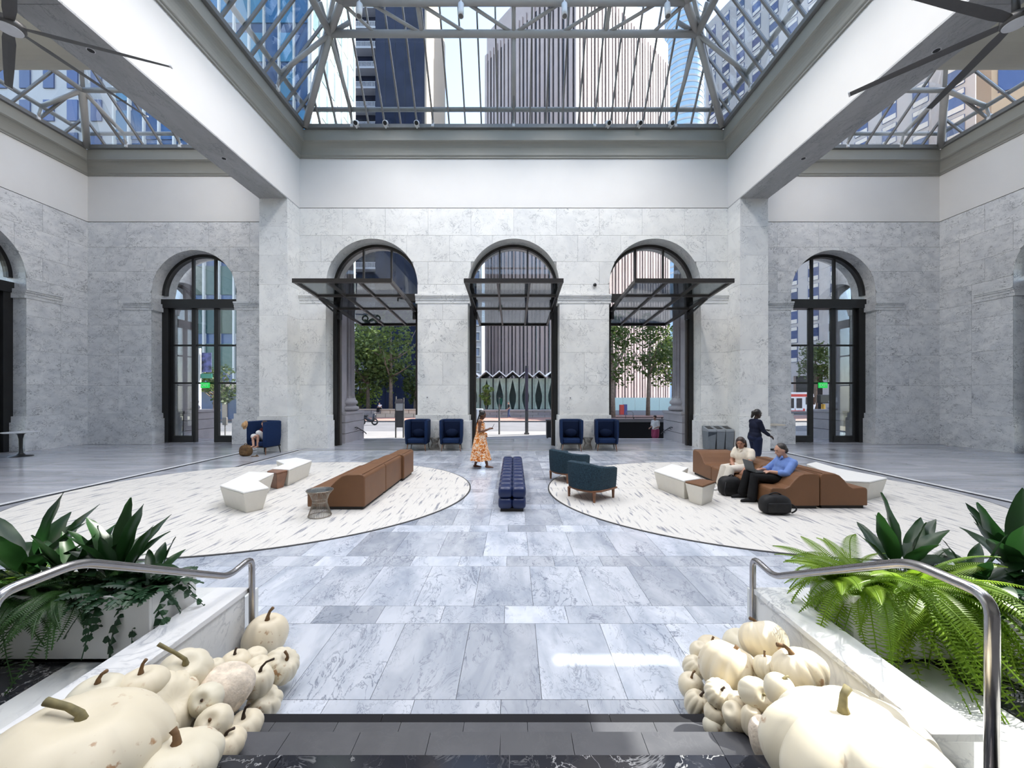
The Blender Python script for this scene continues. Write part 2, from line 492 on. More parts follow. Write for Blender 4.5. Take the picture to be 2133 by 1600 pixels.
arch_wall('wall_back', lambda u,d,z: (u, WB+d, z), -XA, XA, OPS, 1.35, pier_marble)
wl = arch_wall('wall_back_left', lambda u,d,z: (u, WS+d, z), -XW-.12, -XB, (-SIDE_OP,), 1.3, wall_marble, False)
wr = arch_wall('wall_back_right', lambda u,d,z: (u, WS+d, z), XB, XW+.12, (SIDE_OP,), 1.3, wall_marble, False)
arch_wall('wall_left', lambda u,d,z: (-XW-d, u, z), -9, WS+.12, (6.5, 12.85), 1.2, wall_marble, False)
arch_wall('wall_right', lambda u,d,z: (XW+d, u, z), -9, WS+.12, (6.3, 12.5), 1.2, wall_marble, False)
W = struct('wall_rear')
MB().box(-XW-1, XW+1, -9.5, -9, 0, 12.6).build('wall_core', pier_marble, W)

# pillars: stacked marble blocks
def pillar(name, x0, x1):
    W = struct(name)
    zs = [0, 1.31, 2.51, 3.82, 5.13, 6.3, 7.4, 8.5, ZM-.02]
    MB().box(x0+.015, x1-.015, PF+.015, WS+.4, 0, ZM-.02).build('pillar_core', pier_marble, W)
    for i in range(len(zs)-1):
        e = .05 if i == 0 else 0
        MB().box(x0-e, x1+e, PF-e, WS-.002, zs[i]+.003, zs[i+1]-.003).build('marble_block', pier_marble, W)
pillar('pillar_left', -XB, -XA)
pillar('pillar_right', XA, XB)

# beams over the pillars, running towards the viewer
def beam(name, x0, x1):
    W = struct(name)
    MB().box(x0, x1, -9, WB+.3, ZM+.02, 12.55).build('beam_body', white_paint, W)
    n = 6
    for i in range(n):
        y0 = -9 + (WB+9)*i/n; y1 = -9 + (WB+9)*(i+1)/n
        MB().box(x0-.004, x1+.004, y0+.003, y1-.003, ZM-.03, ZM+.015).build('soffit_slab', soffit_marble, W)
    return W
beam('beam_left', -XB, -XA)
beam('beam_right', XA, XB)
# rounded beige beams that cross the side bays
for nm, x0, x1, yc in (('beam_cross_left', -XW, -XB, 10.75), ('beam_cross_right', XB, XW, 10.75)):
    W = struct(nm)
    poly = [(yc-.95, 13.0)] + arc(yc, 12.35, .95, PI, 2*PI, 20) + [(yc+.95, 13.0)]
    MB().prism(poly, lambda p: (x0, p[0], p[1]), lambda p: (x1, p[0], p[1])).build('beam_body', beige_paint, W)

# cornices round each roof opening
def cornice(name, x0, x1, y0, y1):
    W = struct(name)
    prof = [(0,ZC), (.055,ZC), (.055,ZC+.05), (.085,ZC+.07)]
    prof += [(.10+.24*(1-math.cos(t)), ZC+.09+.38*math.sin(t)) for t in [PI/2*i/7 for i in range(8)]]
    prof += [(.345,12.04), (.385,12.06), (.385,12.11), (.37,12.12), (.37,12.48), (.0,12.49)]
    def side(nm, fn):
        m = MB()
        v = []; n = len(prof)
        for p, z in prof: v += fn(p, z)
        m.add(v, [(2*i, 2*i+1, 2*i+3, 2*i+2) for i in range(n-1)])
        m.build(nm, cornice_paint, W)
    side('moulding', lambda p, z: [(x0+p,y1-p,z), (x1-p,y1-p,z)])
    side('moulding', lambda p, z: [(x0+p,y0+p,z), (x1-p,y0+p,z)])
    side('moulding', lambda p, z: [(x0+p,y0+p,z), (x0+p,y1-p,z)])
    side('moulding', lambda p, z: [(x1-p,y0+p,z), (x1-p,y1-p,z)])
cornice('cornice_middle', -XA, XA, YR, WB)
cornice('cornice_left', -XW, -XB, YR, WS)
cornice('cornice_right', XB, XW, YR, WS)
# flat roof behind and around the openings
W = struct('ceiling')
MB().box(-XW-1, XW+1, -9.5, YR, ZC, 12.5).build('roof_slab', white_paint, W)
# unseen slabs added over side bays to block sun; slot lets a streak through
for a, b, c, d in ((-XW,-XB,6.55,9.9), (XB,XW,6.55,7.08), (XB,XW,7.19,9.9)):
    MB().box(a, b, c, d, 12.5, 12.62).build('roof_slab', white_paint, W)

# ------------------------------------------------------------------ floor
FL = struct('floor')
RUGS = ((-5.4, 8.65, 4.4, 3.6), (5.2, 8.65, 4.4, 3.6))
MB().box(-XW-1, XW+1, 2.3, WS+1.0, -.4, -.012).build('floor_bed', plain('grout', (.20,.20,.21), .8), FL)
def in_rug(x, y, k=1.0):
    return any(((x-c)/a)**2 + ((y-d)/b)**2 < k for c, d, a, b in RUGS)
rest = MB(); tiles = []
mesh_cache = {}
y = 2.455; k = 0
rows = [(2.46, 2.757, .52), (2.757, 3.67, .20)]
yy = 3.67
while yy < 14.75:
    rows.append((yy, min(yy+.305, 14.75), .52)); yy += .305
    if yy < 14.7: rows.append((yy, min(yy+.911, 14.75), .20)); yy += .911
for y0, y1, off in rows:
    if y1 - y0 < .06: continue
    for i in range(-15, 16):
        x0 = off + .61*i; x1 = x0 + .61
        x0c, x1c = max(x0, -8.08), min(x1, 8.08)
        if x1c - x0c < .04: continue
        corners = [(x0c,y0), (x1c,y0), (x0c,y1), (x1c,y1)]
        if all(in_rug(px, py, .97) for px, py in corners): continue
        seen = abs((x0c+x1c)/2) < y1*1.32 + .3
        mid = ((x0c+x1c)/2, (y0+y1)/2)
        if seen and not in_rug(*mid, .93): tiles.append((y0, x0c, x1c, y1))
        else: rest.box(x0c+.002, x1c-.002, y0+.002, y1-.002, -.012, 0)
tiles.sort()
for n, (y0, x0, x1, y1) in enumerate(tiles):
    if n < 290:
        key = (round(x1-x0, 3), round(y1-y0, 3))
        if key not in mesh_cache:
            o = MB().box(-(x1-x0)/2+.002, (x1-x0)/2-.002, -(y1-y0)/2+.002, (y1-y0)/2-.002, -.012, 0).build('floor_tile', floor_marble, None)
            mesh_cache[key] = o.data; o.parent = FL
        else:
            o = link('floor_tile', mesh_cache[key], FL)
        o.location = ((x0+x1)/2, (y0+y1)/2, 0)
    else: rest.box(x0+.002, x1-.002, y0+.002, y1-.002, -.012, 0)
o = rest.build('far_floor_tiles', floor_marble, FL); o['kind'] = 'stuff'
# bands of dark and pale stone round the middle, slabs of the aisles
bm = MB(); wmn = MB()
for s in (-1, 1):
    wmn.box(s*8.08, s*8.17, 2.46, 14.75, -.012, 0); bm.box(s*8.17, s*8.27, 2.46, 14.87, -.012, .0005)
    wmn.box(s*9.98, s*10.14, 2.46, WS, -.012, 0); bm.box(s*9.86, s*9.98, 2.46, WS, -.012, .0005)
    bm.box(s*9.62, s*XW, WS-.32, WS-.25, -.012, .0005)
wmn.box(-8.17, 8.17, 14.75, 14.84, -.012, 0); bm.box(-8.27, 8.27, 14.84, 14.92, -.012, .0005)
bm.build('dark_band', plain('dark_band', (.015,.016,.02), .7, 0, .15), FL)
wmn.build('pale_band', cap_marble, FL)
am = MB(); n_al = 0
for s in (-1, 1):
    for (xa, xb) in ((8.27, 9.86), (10.14, 12.2), (12.2, 14.3), (14.3, 16.4), (16.4, XW)):
        y = 2.46; j = 0
        while y < WS:
            ln = .62 if (j % 2) else 1.05
            y1 = min(y+ln, WS)
            vis = xa*810/max(y1, .1) < 1150 and y1 > 8.5
            if vis and n_al < 90:
                MB().box(s*(xa+.003), s*(xb-.003), y+.003, y1-.003, -.012, 0).build('aisle_slab', aisle_marble, FL); n_al += 1
            else: am.box(s*(xa+.003), s*(xb-.003), y+.003, y1-.003, -.012, 0)
            y = y1; j += 1
o = am.build('far_aisle_slabs', aisle_marble, FL); o['kind'] = 'stuff'
xx = -8.2
while xx < 8.2:
    MB().box(xx+.003, min(xx+1.64, 8.27)-.003, 14.925, 15.75, -.012, 0).build('threshold_slab', aisle_marble, FL)
    xx += 1.64
MB().box(-XB-.2, XB+.2, 15.75, 17.0, -.3, 0).build('threshold_stone', aisle_marble, FL)
MB().box(-XW, -XB, WS, 18.2, -.3, 0).build('threshold_stone', aisle_marble, FL)
MB().box(XB, XW, WS, 18.2, -.3, 0).build('threshold_stone', aisle_marble, FL)

# ------------------------------------------------------------------ steps, landing and stair cheeks
ST = struct('floor_landing')
SX0, SX1 = -2.24, 2.02
MB().box(SX0, SX1, 1.84, 2.45, -.3, .10).build('stair_core', dark_tile, ST)
black_edge = plain('black_edge', (.006,.006,.009), .6, 0, .2)
for i in range(11):
    xa = SX0 + (SX1-SX0)*i/11; xb = SX0 + (SX1-SX0)*(i+1)/11
    MB().box(xa+.0015, xb-.0015, 2.14, 2.39, .10, .15).build('step_tile', dark_tile, ST)
for i in range(3):
    xa = SX0 + (SX1-SX0)*i/3; xb = SX0 + (SX1-SX0)*(i+1)/3
    MB().box(xa+.0015, xb-.0015, 2.392, 2.452, 0, .15).build('step_nosing', black_edge, ST)
for i in range(11):
    xa = SX0 + (SX1-SX0)*(i-.4)/11; xb = SX0 + (SX1-SX0)*(i+.6)/11
    MB().box(max(xa, SX0)+.0015, xb-.0015, 1.84, 2.15, .16, .30).build('step_tile', dark_tile, ST)
MB().box(SX0+(SX1-SX0)*10.6/11, SX1, 1.84, 2.15, .16, .30).build('step_tile', dark_tile, ST)
xs = [SX0, -1.1, -.02, 1.0, SX1]
for i in range(4):
    MB().box(xs[i]+.002, xs[i+1]-.002, 1.2, 1.85, .2, .45).build('landing_slab', black_marble, ST)
MB().box(-XW, XW, -9, 1.2, .2, .45).build('landing_slab', dark_tile, ST)
white_slab = marble('white_slab', (.70,.71,.69), (.60,.61,.60), (.4,.4,.4), scale=2, amount=.4, tone=.04, rough=.3)
for (x0, x1, mt) in ((-3.08,-2.46,white_slab), (-3.75,-3.08,black_marble), (-4.6,-3.75,white_slab), (-8.0,-4.6,black_marble)):
    MB().box(x0+.002, x1-.002, 1.2, 3.75, .02, .30).build('platform_slab', mt, ST)
for (x0, x1, mt) in ((2.25,2.9,white_slab), (2.9,3.25,black_marble), (3.25,4.3,white_slab), (4.3,8.0,black_marble)):
    MB().box(x0+.002, x1-.002, 1.2, 3.75, .02, .30).build('platform_slab', mt, ST)
for s, (x0, x1) in ((-1,(-2.47,-2.24)), (1,(2.02,2.25))):
    W = struct('wall_stair_left' if s < 0 else 'wall_stair_right')
    MB().box(x0, x1, 1.9, 3.24, 0, .497).build('cheek_panel', cap_marble, W)
    MB().box(x0-.02, x1+.02, 1.86, 3.27, .5, .542).build('coping', cap_marble, W, bevel=.004)

# ------------------------------------------------------------------ arched doors (middle bay) and windows (side bays)
def ring_poly(m, c, Y0, Y1, r0, r1, n=28, a0=0, a1=PI):
    for i in range(n):
        t0 = a0+(a1-a0)*i/n; t1 = a0+(a1-a0)*(i+1)/n
        q = lambda r, t, Y: (c + r*math.cos(t), Y, AZ + r*math.sin(t))
        m.hexa([q(r0,t0,Y0), q(r1,t0,Y0), q(r1,t1,Y0), q(r0,t1,Y0)], [q(r0,t0,Y1), q(r1,t0,Y1), q(r1,t1,Y1), q(r0,t1,Y1)])
def lunette_panes(c, Y, r, xs, zb, parent, gm):
    for i in range(len(xs)-1):
        n = 10; top = []
        for j in range(n+1):
            x = xs[i] + (xs[i+1]-xs[i])*j/n
            top.append((x, AZ + math.sqrt(max(0, r*r-(x)**2))))
        poly = [(xs[i], zb), (xs[i+1], zb)] + top[::-1]
        MB().prism(poly, lambda p: (c+p[0], Y, p[1]), lambda p: (c+p[0], Y+.02, p[1])).build('pane', gm, parent)
def canopy_door(n, c):
    D = struct('door_%d' % n, ['black framed arched doorway with tilted glass leaf beside the straw hat chair bay',
        'black framed arched doorway with tilted glass leaf behind the walking woman',
        'black framed arched doorway with tilted glass leaf beside the grey bins'][n-1])
    Yf = WB + .62
    for s in (-1, 1):
        MB().box(c+s*1.83, c+s*1.66, Yf, Yf+.32, 0, AZ).build('jamb', black_metal, D)
        MB().box(c+s*1.66, c+s*1.58, Yf+.1, Yf+.26, 0, 6.0).build('guide_rail', bronze_metal, D)
        MB().box(c+s*1.62, c+s*1.5, Yf-.1, Yf+.12, 5.25, 5.55).build('hinge', black_metal, D)
    m = MB(); ring_poly(m, c, Yf, Yf+.2, 1.72, 1.83); m.build('arch_frame', bronze_metal, D)
    MB().box(c-1.83, c+1.83, Yf, Yf+.3, 6.02, 6.32).build('transom', bronze_metal, D)
    xs = [-1.7, -.58, .58, 1.7]
    for x in xs[1:3]:
        MB().box(c+x-.035, c+x+.035, Yf+.03, Yf+.13, 6.3, AZ+math.sqrt(1.75**2-x*x)).build('mullion', bronze_metal, D)
    lunette_panes(c, Yf+.07, 1.72, [-1.7,-.58,.58,1.7], 6.32, D, door_glass)
    # the big leaf, tilted up until it lies almost level
    Ys = [12.9, 14.4, 16.04, 18.6]; zf = lambda Y: 5.91 - .0754*(Y-12.9)
    hw = 1.6
    xg = [-hw, -hw/3, hw/3, hw]
    leaf = link('tilt_leaf', None, D)
    for i, Y in enumerate(Ys):
        MB().bar((c-hw-.05, Y, zf(Y)), (c+hw+.05, Y, zf(Y)), .10, .14 if i in (0, 3) else .10).build('rail', bronze_metal, leaf)
    for i, x in enumerate(xg):
        MB().bar((c+x, Ys[0], zf(Ys[0])), (c+x, Ys[-1], zf(Ys[-1])), .09 if i in (0,3) else .07, .12).build('stile', bronze_metal, leaf)
    for i in range(3):
        for j in range(3):
            a, b = Ys[i]+.04, Ys[i+1]-.04
            x0, x1 = c+xg[j]+.03, c+xg[j+1]-.03
            z0, z1 = zf(a), zf(b)
            MB().hexa([(x0,a,z0-.01),(x1,a,z0-.01),(x1,b,z1-.01),(x0,b,z1-.01)], [(x0,a,z0+.01),(x1,a,z0+.01),(x1,b,z1+.01),(x0,b,z1+.01)]).build('pane', canopy_glass, leaf)
    for s in (-1, 1):
        MB().bar((c+s*1.62, Yf+.1, 5.4), (c+s*1.62, 14.6, zf(14.6)-.05), .05).build('support_arm', black_metal, D)
for i, c in enumerate(OPS): canopy_door(i+1, c)

def side_window(n, mp, c, gm=door_glass, inner=True):
    D = struct('window_%d' % n)
    def bx(u0, u1, d0, d1, z0, z1, nm, mt=black_metal):
        m = MB(); m.hexa([mp(u0,d0,z0), mp(u1,d0,z0), mp(u1,d0,z1), mp(u0,d0,z1)], [mp(u0,d1,z0), mp(u1,d1,z0), mp(u1,d1,z1), mp(u0,d1,z1)])
        return m.build(nm, mt, D)
    for s in (-1, 1):
        bx(c+s*1.83, c+s*1.55, .5, .9, 0, 6.0, 'jamb')
        bx(c+s*1.55, c+s*1.40, .62, .85, 0, 6.0, 'jamb')
    bx(c-1.83, c+1.83, .45, .9, 5.97, 6.36, 'transom')
    m = MB()
    for i in range(28):
        t0 = PI*i/28; t1 = PI*(i+1)/28
        q = lambda r, t, d: mp(c+r*math.cos(t), d, AZ+r*math.sin(t))
        m.hexa([q(1.70,t0,.5), q(1.83,t0,.5), q(1.83,t1,.5), q(1.70,t1,.5)], [q(1.70,t0,.7), q(1.83,t0,.7), q(1.83,t1,.7), q(1.70,t1,.7)])
    m.build('arch_frame', black_metal, D)
    xs = [-1.42, -.50, .50, 1.42]
    for x in (-.50, .50):
        bx(c+x-.05, c+x+.05, .55, .65, 6.3, AZ+math.sqrt(1.75**2-x*x), 'mullion')
        bx(c+x-.09, c+x+.09, .6, .75, 0, 5.97, 'mullion')
    for z in (2.64, 4.33):
        bx(c-1.45, c+1.45, .62, .70, z-.04, z+.04, 'glazing_bar')
    for a, b in ((-1.42,-.5), (.5,1.42)):
        bx(c+a, c+b, .58, .78, 0, .28, 'bottom_rail')
    for i in range(3):
        for j, (z0, z1) in enumerate(((.28,2.6), (2.68,4.29), (4.37,5.97))):
            if j == 0 and i == 1 and inner: continue        # the sliding door stands open
            bx(c+xs[i]+.03, c+xs[i+1]-.03, .655, .67, z0, z1, 'pane', gm)
    for i, (a, b) in enumerate(((-1.70,-.5), (-.5,.5), (.5,1.70))):
        top = [(a+(b-a)*j/10, AZ+math.sqrt(max(0,1.70**2-(a+(b-a)*j/10)**2))) for j in range(11)]
        poly = [(a,6.36),(b,6.36)] + top[::-1]
        MB().prism(poly, lambda p: mp(c+p[0], .6, p[1]), lambda p: mp(c+p[0], .615, p[1])).build('pane', gm, D)
    return D
side_window(1, lambda u,d,z: (u, WS+d, z), -SIDE_OP)
side_window(2, lambda u,d,z: (u, WS+d, z), SIDE_OP)
side_window(3, lambda u,d,z: (-XW-d, u, z), 12.85, inner=False)
side_window(4, lambda u,d,z: (XW+d, u, z), 12.5, inner=False)
side_window(5, lambda u,d,z: (-XW-d, u, z), 6.5, inner=False)
side_window(6, lambda u,d,z: (XW+d, u, z), 6.3, inner=False)

# ------------------------------------------------------------------ skylights with tube trusses
def skylight(name, label, x0, x1, y0, y1, slope, t_top, rings, node, front, pane_w=.62, sides='ABCD'):
    S = thing(name, label, 'skylight', ((x0+x1)/2, (y0+y1)/2, 12.5))
    zb = 12.62
    # kerb
    for a, b in (((x0,y0),(x1,y0)), ((x1,y0),(x1,y1)), ((x1,y1),(x0,y1)), ((x0,y1),(x0,y0))):
        MB().bar((a[0],a[1],12.56), (b[0],b[1],12.56), .16, .14).build('kerb', curb_metal, S)
    H = slope*t_top
    def edge(side):
        # returns (origin, direction along the side, inward, length)
        return {'A': (Vector((x0,y1,0)), Vector((1,0,0)), Vector((0,-1,0)), x1-x0),
                'B': (Vector((x0,y0,0)), Vector((0,1,0)), Vector((1,0,0)), y1-y0),
                'C': (Vector((x1,y0,0)), Vector((0,1,0)), Vector((-1,0,0)), y1-y0),
                'D': (Vector((x0,y0,0)), Vector((1,0,0)), Vector((0,1,0)), x1-x0)}[side]
    for side in sides:
        o, d, n, ln = edge(side)
        k = max(3, round(ln/pane_w)); w = ln/k
        for i in range(k+1):
            u = i*w
            t1 = min(t_top, u, ln-u)
            if t1 > .05:
                p = o + d*u; q = p + n*t1
                MB().bar((p.x,p.y,zb), (q.x,q.y,zb+slope*t1), .055, .09).build('glazing_bar', rafter_paint, S)
            if i < k:
                ua, ub = u+.03, u+w-.03
                ta, tb = min(t_top, ua, ln-ua), min(t_top, ub, ln-ub)
                q = lambda uu, tt, e: tuple(o + d*uu + n*tt + Vector((0,0,zb+slope*tt+e)))
                if max(ta, tb) > .1:
                    MB().hexa([q(ua,0,.02), q(ub,0,.02), q(ub,tb,.02), q(ua,ta,.02)], [q(ua,0,.035), q(ub,0,.035), q(ub,tb,.035), q(ua,ta,.035)]).build('pane', sky_glass, S)
    # hips and the level top
    for cx_, cy_, sx, sy in ((x0,y0,1,1), (x1,y0,-1,1), (x0,y1,1,-1), (x1,y1,-1,-1)):
        MB().bar((cx_,cy_,zb), (cx_+sx*t_top, cy_+sy*t_top, zb+H), .12, .12).build('hip_bar', truss_paint, S)
    MB().box(x0+t_top, x1-t_top, y0+t_top, y1-t_top, zb+H, zb+H+.02).build('pane', sky_glass, S)
    for a, b in (((x0+t_top,y0+t_top),(x1-t_top,y0+t_top)), ((x1-t_top,y0+t_top),(x1-t_top,y1-t_top)), ((x1-t_top,y1-t_top),(x0+t_top,y1-t_top)), ((x0+t_top,y1-t_top),(x0+t_top,y0+t_top))):
        MB().bar((a[0],a[1],zb+H), (b[0],b[1],zb+H), .12).build('ridge_bar', truss_paint, S)
    # chords: rings of tube
    for (t, z, r) in rings:
        cs = [(x0+t,y0+t), (x1-t,y0+t), (x1-t,y1-t), (x0+t,y1-t)]
        for i in range(4):
            a, b = cs[i], cs[(i+1) % 4]
            MB().tube([(a[0],a[1],z), (b[0],b[1],z)], r, 10).build('chord', truss_paint, S, smooth=True)
    (ta, za, ra), (tb, zb_, rb) = rings[0], rings[1]
    tc, zc, rc = rings[2] if len(rings) > 2 else (None, None, None)
    for side in sides:
        o, d, n, ln = edge(side)
        def pt(u, t, z): return tuple(o + d*u + n*t + Vector((0,0,z)))
        kk = max(2, round((ln-2*tb)/node)); us = [tb + (ln-2*tb)*i/kk for i in range(kk+1)]
        for i, u in enumerate(us):
            MB().tube([pt(u,.06,12.55), pt(u,ta,za)], .045, 8).build('post', truss_paint, S, smooth=True)
            MB().hexa([pt(u-.05,-.05,12.5), pt(u+.05,-.05,12.5), pt(u+.05,-.05,12.68), pt(u-.05,-.05,12.68)], [pt(u-.05,.14,12.5), pt(u+.05,.14,12.5), pt(u+.05,.1,12.68), pt(u-.05,.1,12.68)]).build('bracket', white_metal, S)
            if side in front or i in (0, kk, kk//2):
                MB().tube([pt(u,ta,za), pt(u,tb,zb_)], .075, 10).build('strut', truss_paint, S, smooth=True)
            if tc:
                MB().tube([pt(u,tb,zb_), pt(u,tc,zc)], .07, 8).build('strut', truss_paint, S, smooth=True)
        if tc:
            for i in range(kk):
                a, b = us[i], us[i+1]
                half = (a+b)/2
                if i < kk/2:
                    MB().tube([pt(max(a,tc),tc,zc), pt(half,tb,zb_)], .055, 8).build('brace', truss_paint, S, smooth=True)
                    MB().tube([pt(half,tc,zc), pt(b,tb,zb_)], .055, 8).build('brace', truss_paint, S, smooth=True)
                else:
                    MB().tube([pt(min(b,ln-tc),tc,zc), pt(half,tb,zb_)], .055, 8).build('brace', truss_paint, S, smooth=True)
                    MB().tube([pt(half,tc,zc), pt(a,tb,zb_)], .055, 8).build('brace', truss_paint, S, smooth=True)
    for cx_, cy_, sx, sy in ((x0,y0,1,1), (x1,y0,-1,1), (x0,y1,1,-1), (x1,y1,-1,-1)):
        P = lambda t, z: (cx_+sx*t, cy_+sy*t, z)
        MB().tube([P(.05,12.55), P(tb,zb_)], .12, 12).build('hip_strut', truss_paint, S, smooth=True)
        if tc: MB().tube([P(tb,zb_), P(tc,zc), P(tc+1.2, zc+.9)], .12, 12).build('hip_strut', truss_paint, S, smooth=True)
    return S
skylight('skylight', 'wide glass skylight with grey tube trusses over the middle of the hall', -8.15, 8.15, YR+.4, 15.15, 1.33, 5.0, [(.19,13.1,.085), (1.88,14.45,.115), (2.56,14.85,.115)], 3.14, 'BC')
skylight('skylight', 'smaller glass skylight with grey trusses above the aisle of the tulip table', -18.0, -10.02, YR+.4, 16.4, .78, 3.2, [(.2,13.0,.08), (1.75,13.6,.09)], 2.4, 'ABC', .8, 'ABC')
skylight('skylight', 'smaller glass skylight with grey trusses above the aisle of the wall shelf', 10.02, 18.0, YR+.4, 16.4, .78, 3.2, [(.2,13.0,.08), (1.75,13.6,.09)], 2.4, 'ABC', .8, 'ABC')
# ================================================================== OUTSIDE
GZ = -.6
asphalt = plain('asphalt', (.14,.14,.15), .85, var=.12, vscale=.6)
pavers_m = marble('pavers', (.30,.29,.29), (.24,.235,.235), (.22,.22,.22), scale=.7, amount=.3, width=.02, tone=.12, rough=.7)
brick_m = plain('brick_paving', (.30,.17,.14), .8, var=.2, vscale=1.5)
G = struct('ground_outside')
MB().box(-160, 160, 19.6, 320, GZ-.5, GZ-.02).build('street_bed', asphalt, G)
MB().box(-60, 80, 28.5, 38, GZ-.02, GZ).build('roadway', asphalt, G)
MB().box(-60, 80, 37.7, 38.0, GZ-.02, GZ+.12).build('kerb', plain('kerb_stone', (.10,.10,.10), .8), G)
MB().box(-60, 80, 38, 48, GZ-.02, GZ+.1).build('sidewalk', brick_m, G)
MB().box(-60, 80, 23.5, 28.5, GZ-.02, GZ+.005).build('sidewalk', pavers_m, G)
n = 0
for j in range(4):
    for i in range(-7, 8):
        MB().box(i*1.0-.48+(j%2)*.5, i*1.0+.49+(j%2)*.5, 19.62+j*1.0, 20.6+j*1.0, GZ-.02, GZ+.03).build('paver', pavers_m, G)
P = struct('floor_portico')
for i in range(12):
    MB().box(-19.2+3.2*i+.004, -16+3.2*i-.004, 17.0, 18.6, -.3, -.001).build('portico_slab', aisle_marble, P)
for j in range(4):
    MB().box(-19, 19, 18.6+.28*j, 18.6+.28*(j+1), GZ, -.15*(j) - .001).build('outdoor_step', out_stone, P)
MB().box(-19.4, 19.4, 16.95, 20.4, 10.1, 11.1).build('portico_roof', out_stone, P)

def column(name, x, y):
    W = struct(name)
    m = MB(); seg = 80; rings = []
    for z, rr in ((1.95,.60), (2.05,.565), (6,.55), (9.6,.48), (9.75,.5)):
        ring = []
        for i in range(seg):
            a = 2*PI*i/seg
            fl = abs(math.sin(a*10)) ** .6
            r = rr*(1 - .10*fl)
            ring.append((x+r*math.cos(a), y+r*math.sin(a), z))
        rings.append(ring)
    m.loft(rings); m.build('fluted_shaft', out_stone, W)
    m = MB(); m.lathe([(.62,1.36), (.74,1.40), (.76,1.48), (.72,1.56), (.62,1.60), (.62,1.66), (.69,1.70), (.70,1.78), (.66,1.84), (.61,1.88), (.60,1.96)], 32, (x,y,0))
    m.build('base', out_stone, W, smooth=True)
    MB().lathe([(.5,9.7),(.62,9.85),(.7,10.1)], 32, (x,y,0)).build('capital', out_stone, W)
for nm, s in (('left', -1), ('right', 1)):
    column('column_%s' % nm, s*8.02, 18.15)
    column('column_far_%s' % nm, s*16.55, 19.35)
    W = struct('wall_outside_%s' % nm)
    MB().box(s*9.7, s*7.62, 16.9, 17.75, 1.35, 10.1).build('anta', out_stone, W)
    MB().box(s*18.4, s*15.62, 18.1, 18.75, 1.35, 10.1).build('anta', out_stone, W)
    for (xa, xb, ya, yb) in ((9.7,7.32,16.9,19.0), (18.4,15.35,18.1,20.3)):
        for (z0, z1) in ((GZ,.42), (.43,.9), (.91,1.25)):
            MB().box(s*xa, s*xb, ya, yb, z0, z1-.01).build('plinth_stone', out_stone, W)
        MB().box(s*xa, s*(xb-.04), ya, yb+.04, 1.25, 1.36).build('plinth_cap', out_stone, W)
    o = thing('handrail', 'short dark handrail on the stone plinth %s' % ('beyond the doorway of the kiosk' if s < 0 else 'beyond the doorway of the stair pit'), 'handrail', (s*7.2, 18.2, 0))
    MB().tube(smooth_path([(s*7.24,17.75,.62),(s*7.24,17.95,.62),(s*7.24,18.95,.28),(s*7.24,19.1,.2)], .06), .022, 8).build('rail', black_metal, o, smooth=True)
    for yy, zz in ((18.0,.6), (18.75,.35)):
        MB().tube([(s*7.3,yy,zz-.08),(s*7.24,yy,zz-.06),(s*7.24,yy,zz)], .012, 6).build('bracket', black_metal, o)

# ---------------- buildings -------------------------------------------------
def frame_of(A, B):
    """Empty frame for a facade from A to B (left to right as seen): x along, -y outward"""
    A, B = Vector(A), Vector(B)
    return A, (B-A).length, math.atan2(B.y-A.y, B.x-A.x)
def building(name, label, A, B):
    p, ln, r = frame_of(A, B)
    o = thing(name, label, 'building', (p.x, p.y, GZ), r)
    return o, ln
def rep(o, name, me, loc, rot=None, sub=None):
    return link(name, me, o, loc, rot)

fin_stone = plain('fin_stone', (.42,.34,.33), .6, var=.06, vscale=.3)
dark_glass = plain('dark_glass', (.02,.021,.026), .12, .0, .6, var=.4, vscale=.4)
navy_glass = plain('navy_glass', (.020,.024,.045), .12, .0, .35, var=.3, vscale=.3)
beige_wall = plain('beige_wall', (.48,.39,.30), .7, var=.03, vscale=.3)
white_stone = plain('white_stone', (.46,.46,.48), .65, var=.04, vscale=.4)
blue_panes = randtone('blue_panes', [(.010,.05,.15),(.015,.09,.25),(.03,.17,.36),(.07,.28,.44),(.015,.06,.18)], .15, .3)
teal_panes = randtone('teal_panes', [(.015,.04,.045),(.03,.075,.075),(.07,.14,.12),(.02,.05,.06),(.10,.13,.09)], .15, .3)
green_panes = randtone('green_panes', [(.30,.45,.44),(.45,.58,.55),(.62,.70,.66),(.25,.38,.40)], .15, .7)
win_blue = randtone('win_blue', [(.04,.07,.20),(.06,.10,.26),(.03,.06,.16),(.10,.13,.25)], .08, .8)
white_frame = plain('white_frame', (.66,.66,.64), .5, var=.02)
spandrel_m = plain('spandrel', (.03,.08,.20), .25, var=.2, vscale=.5)

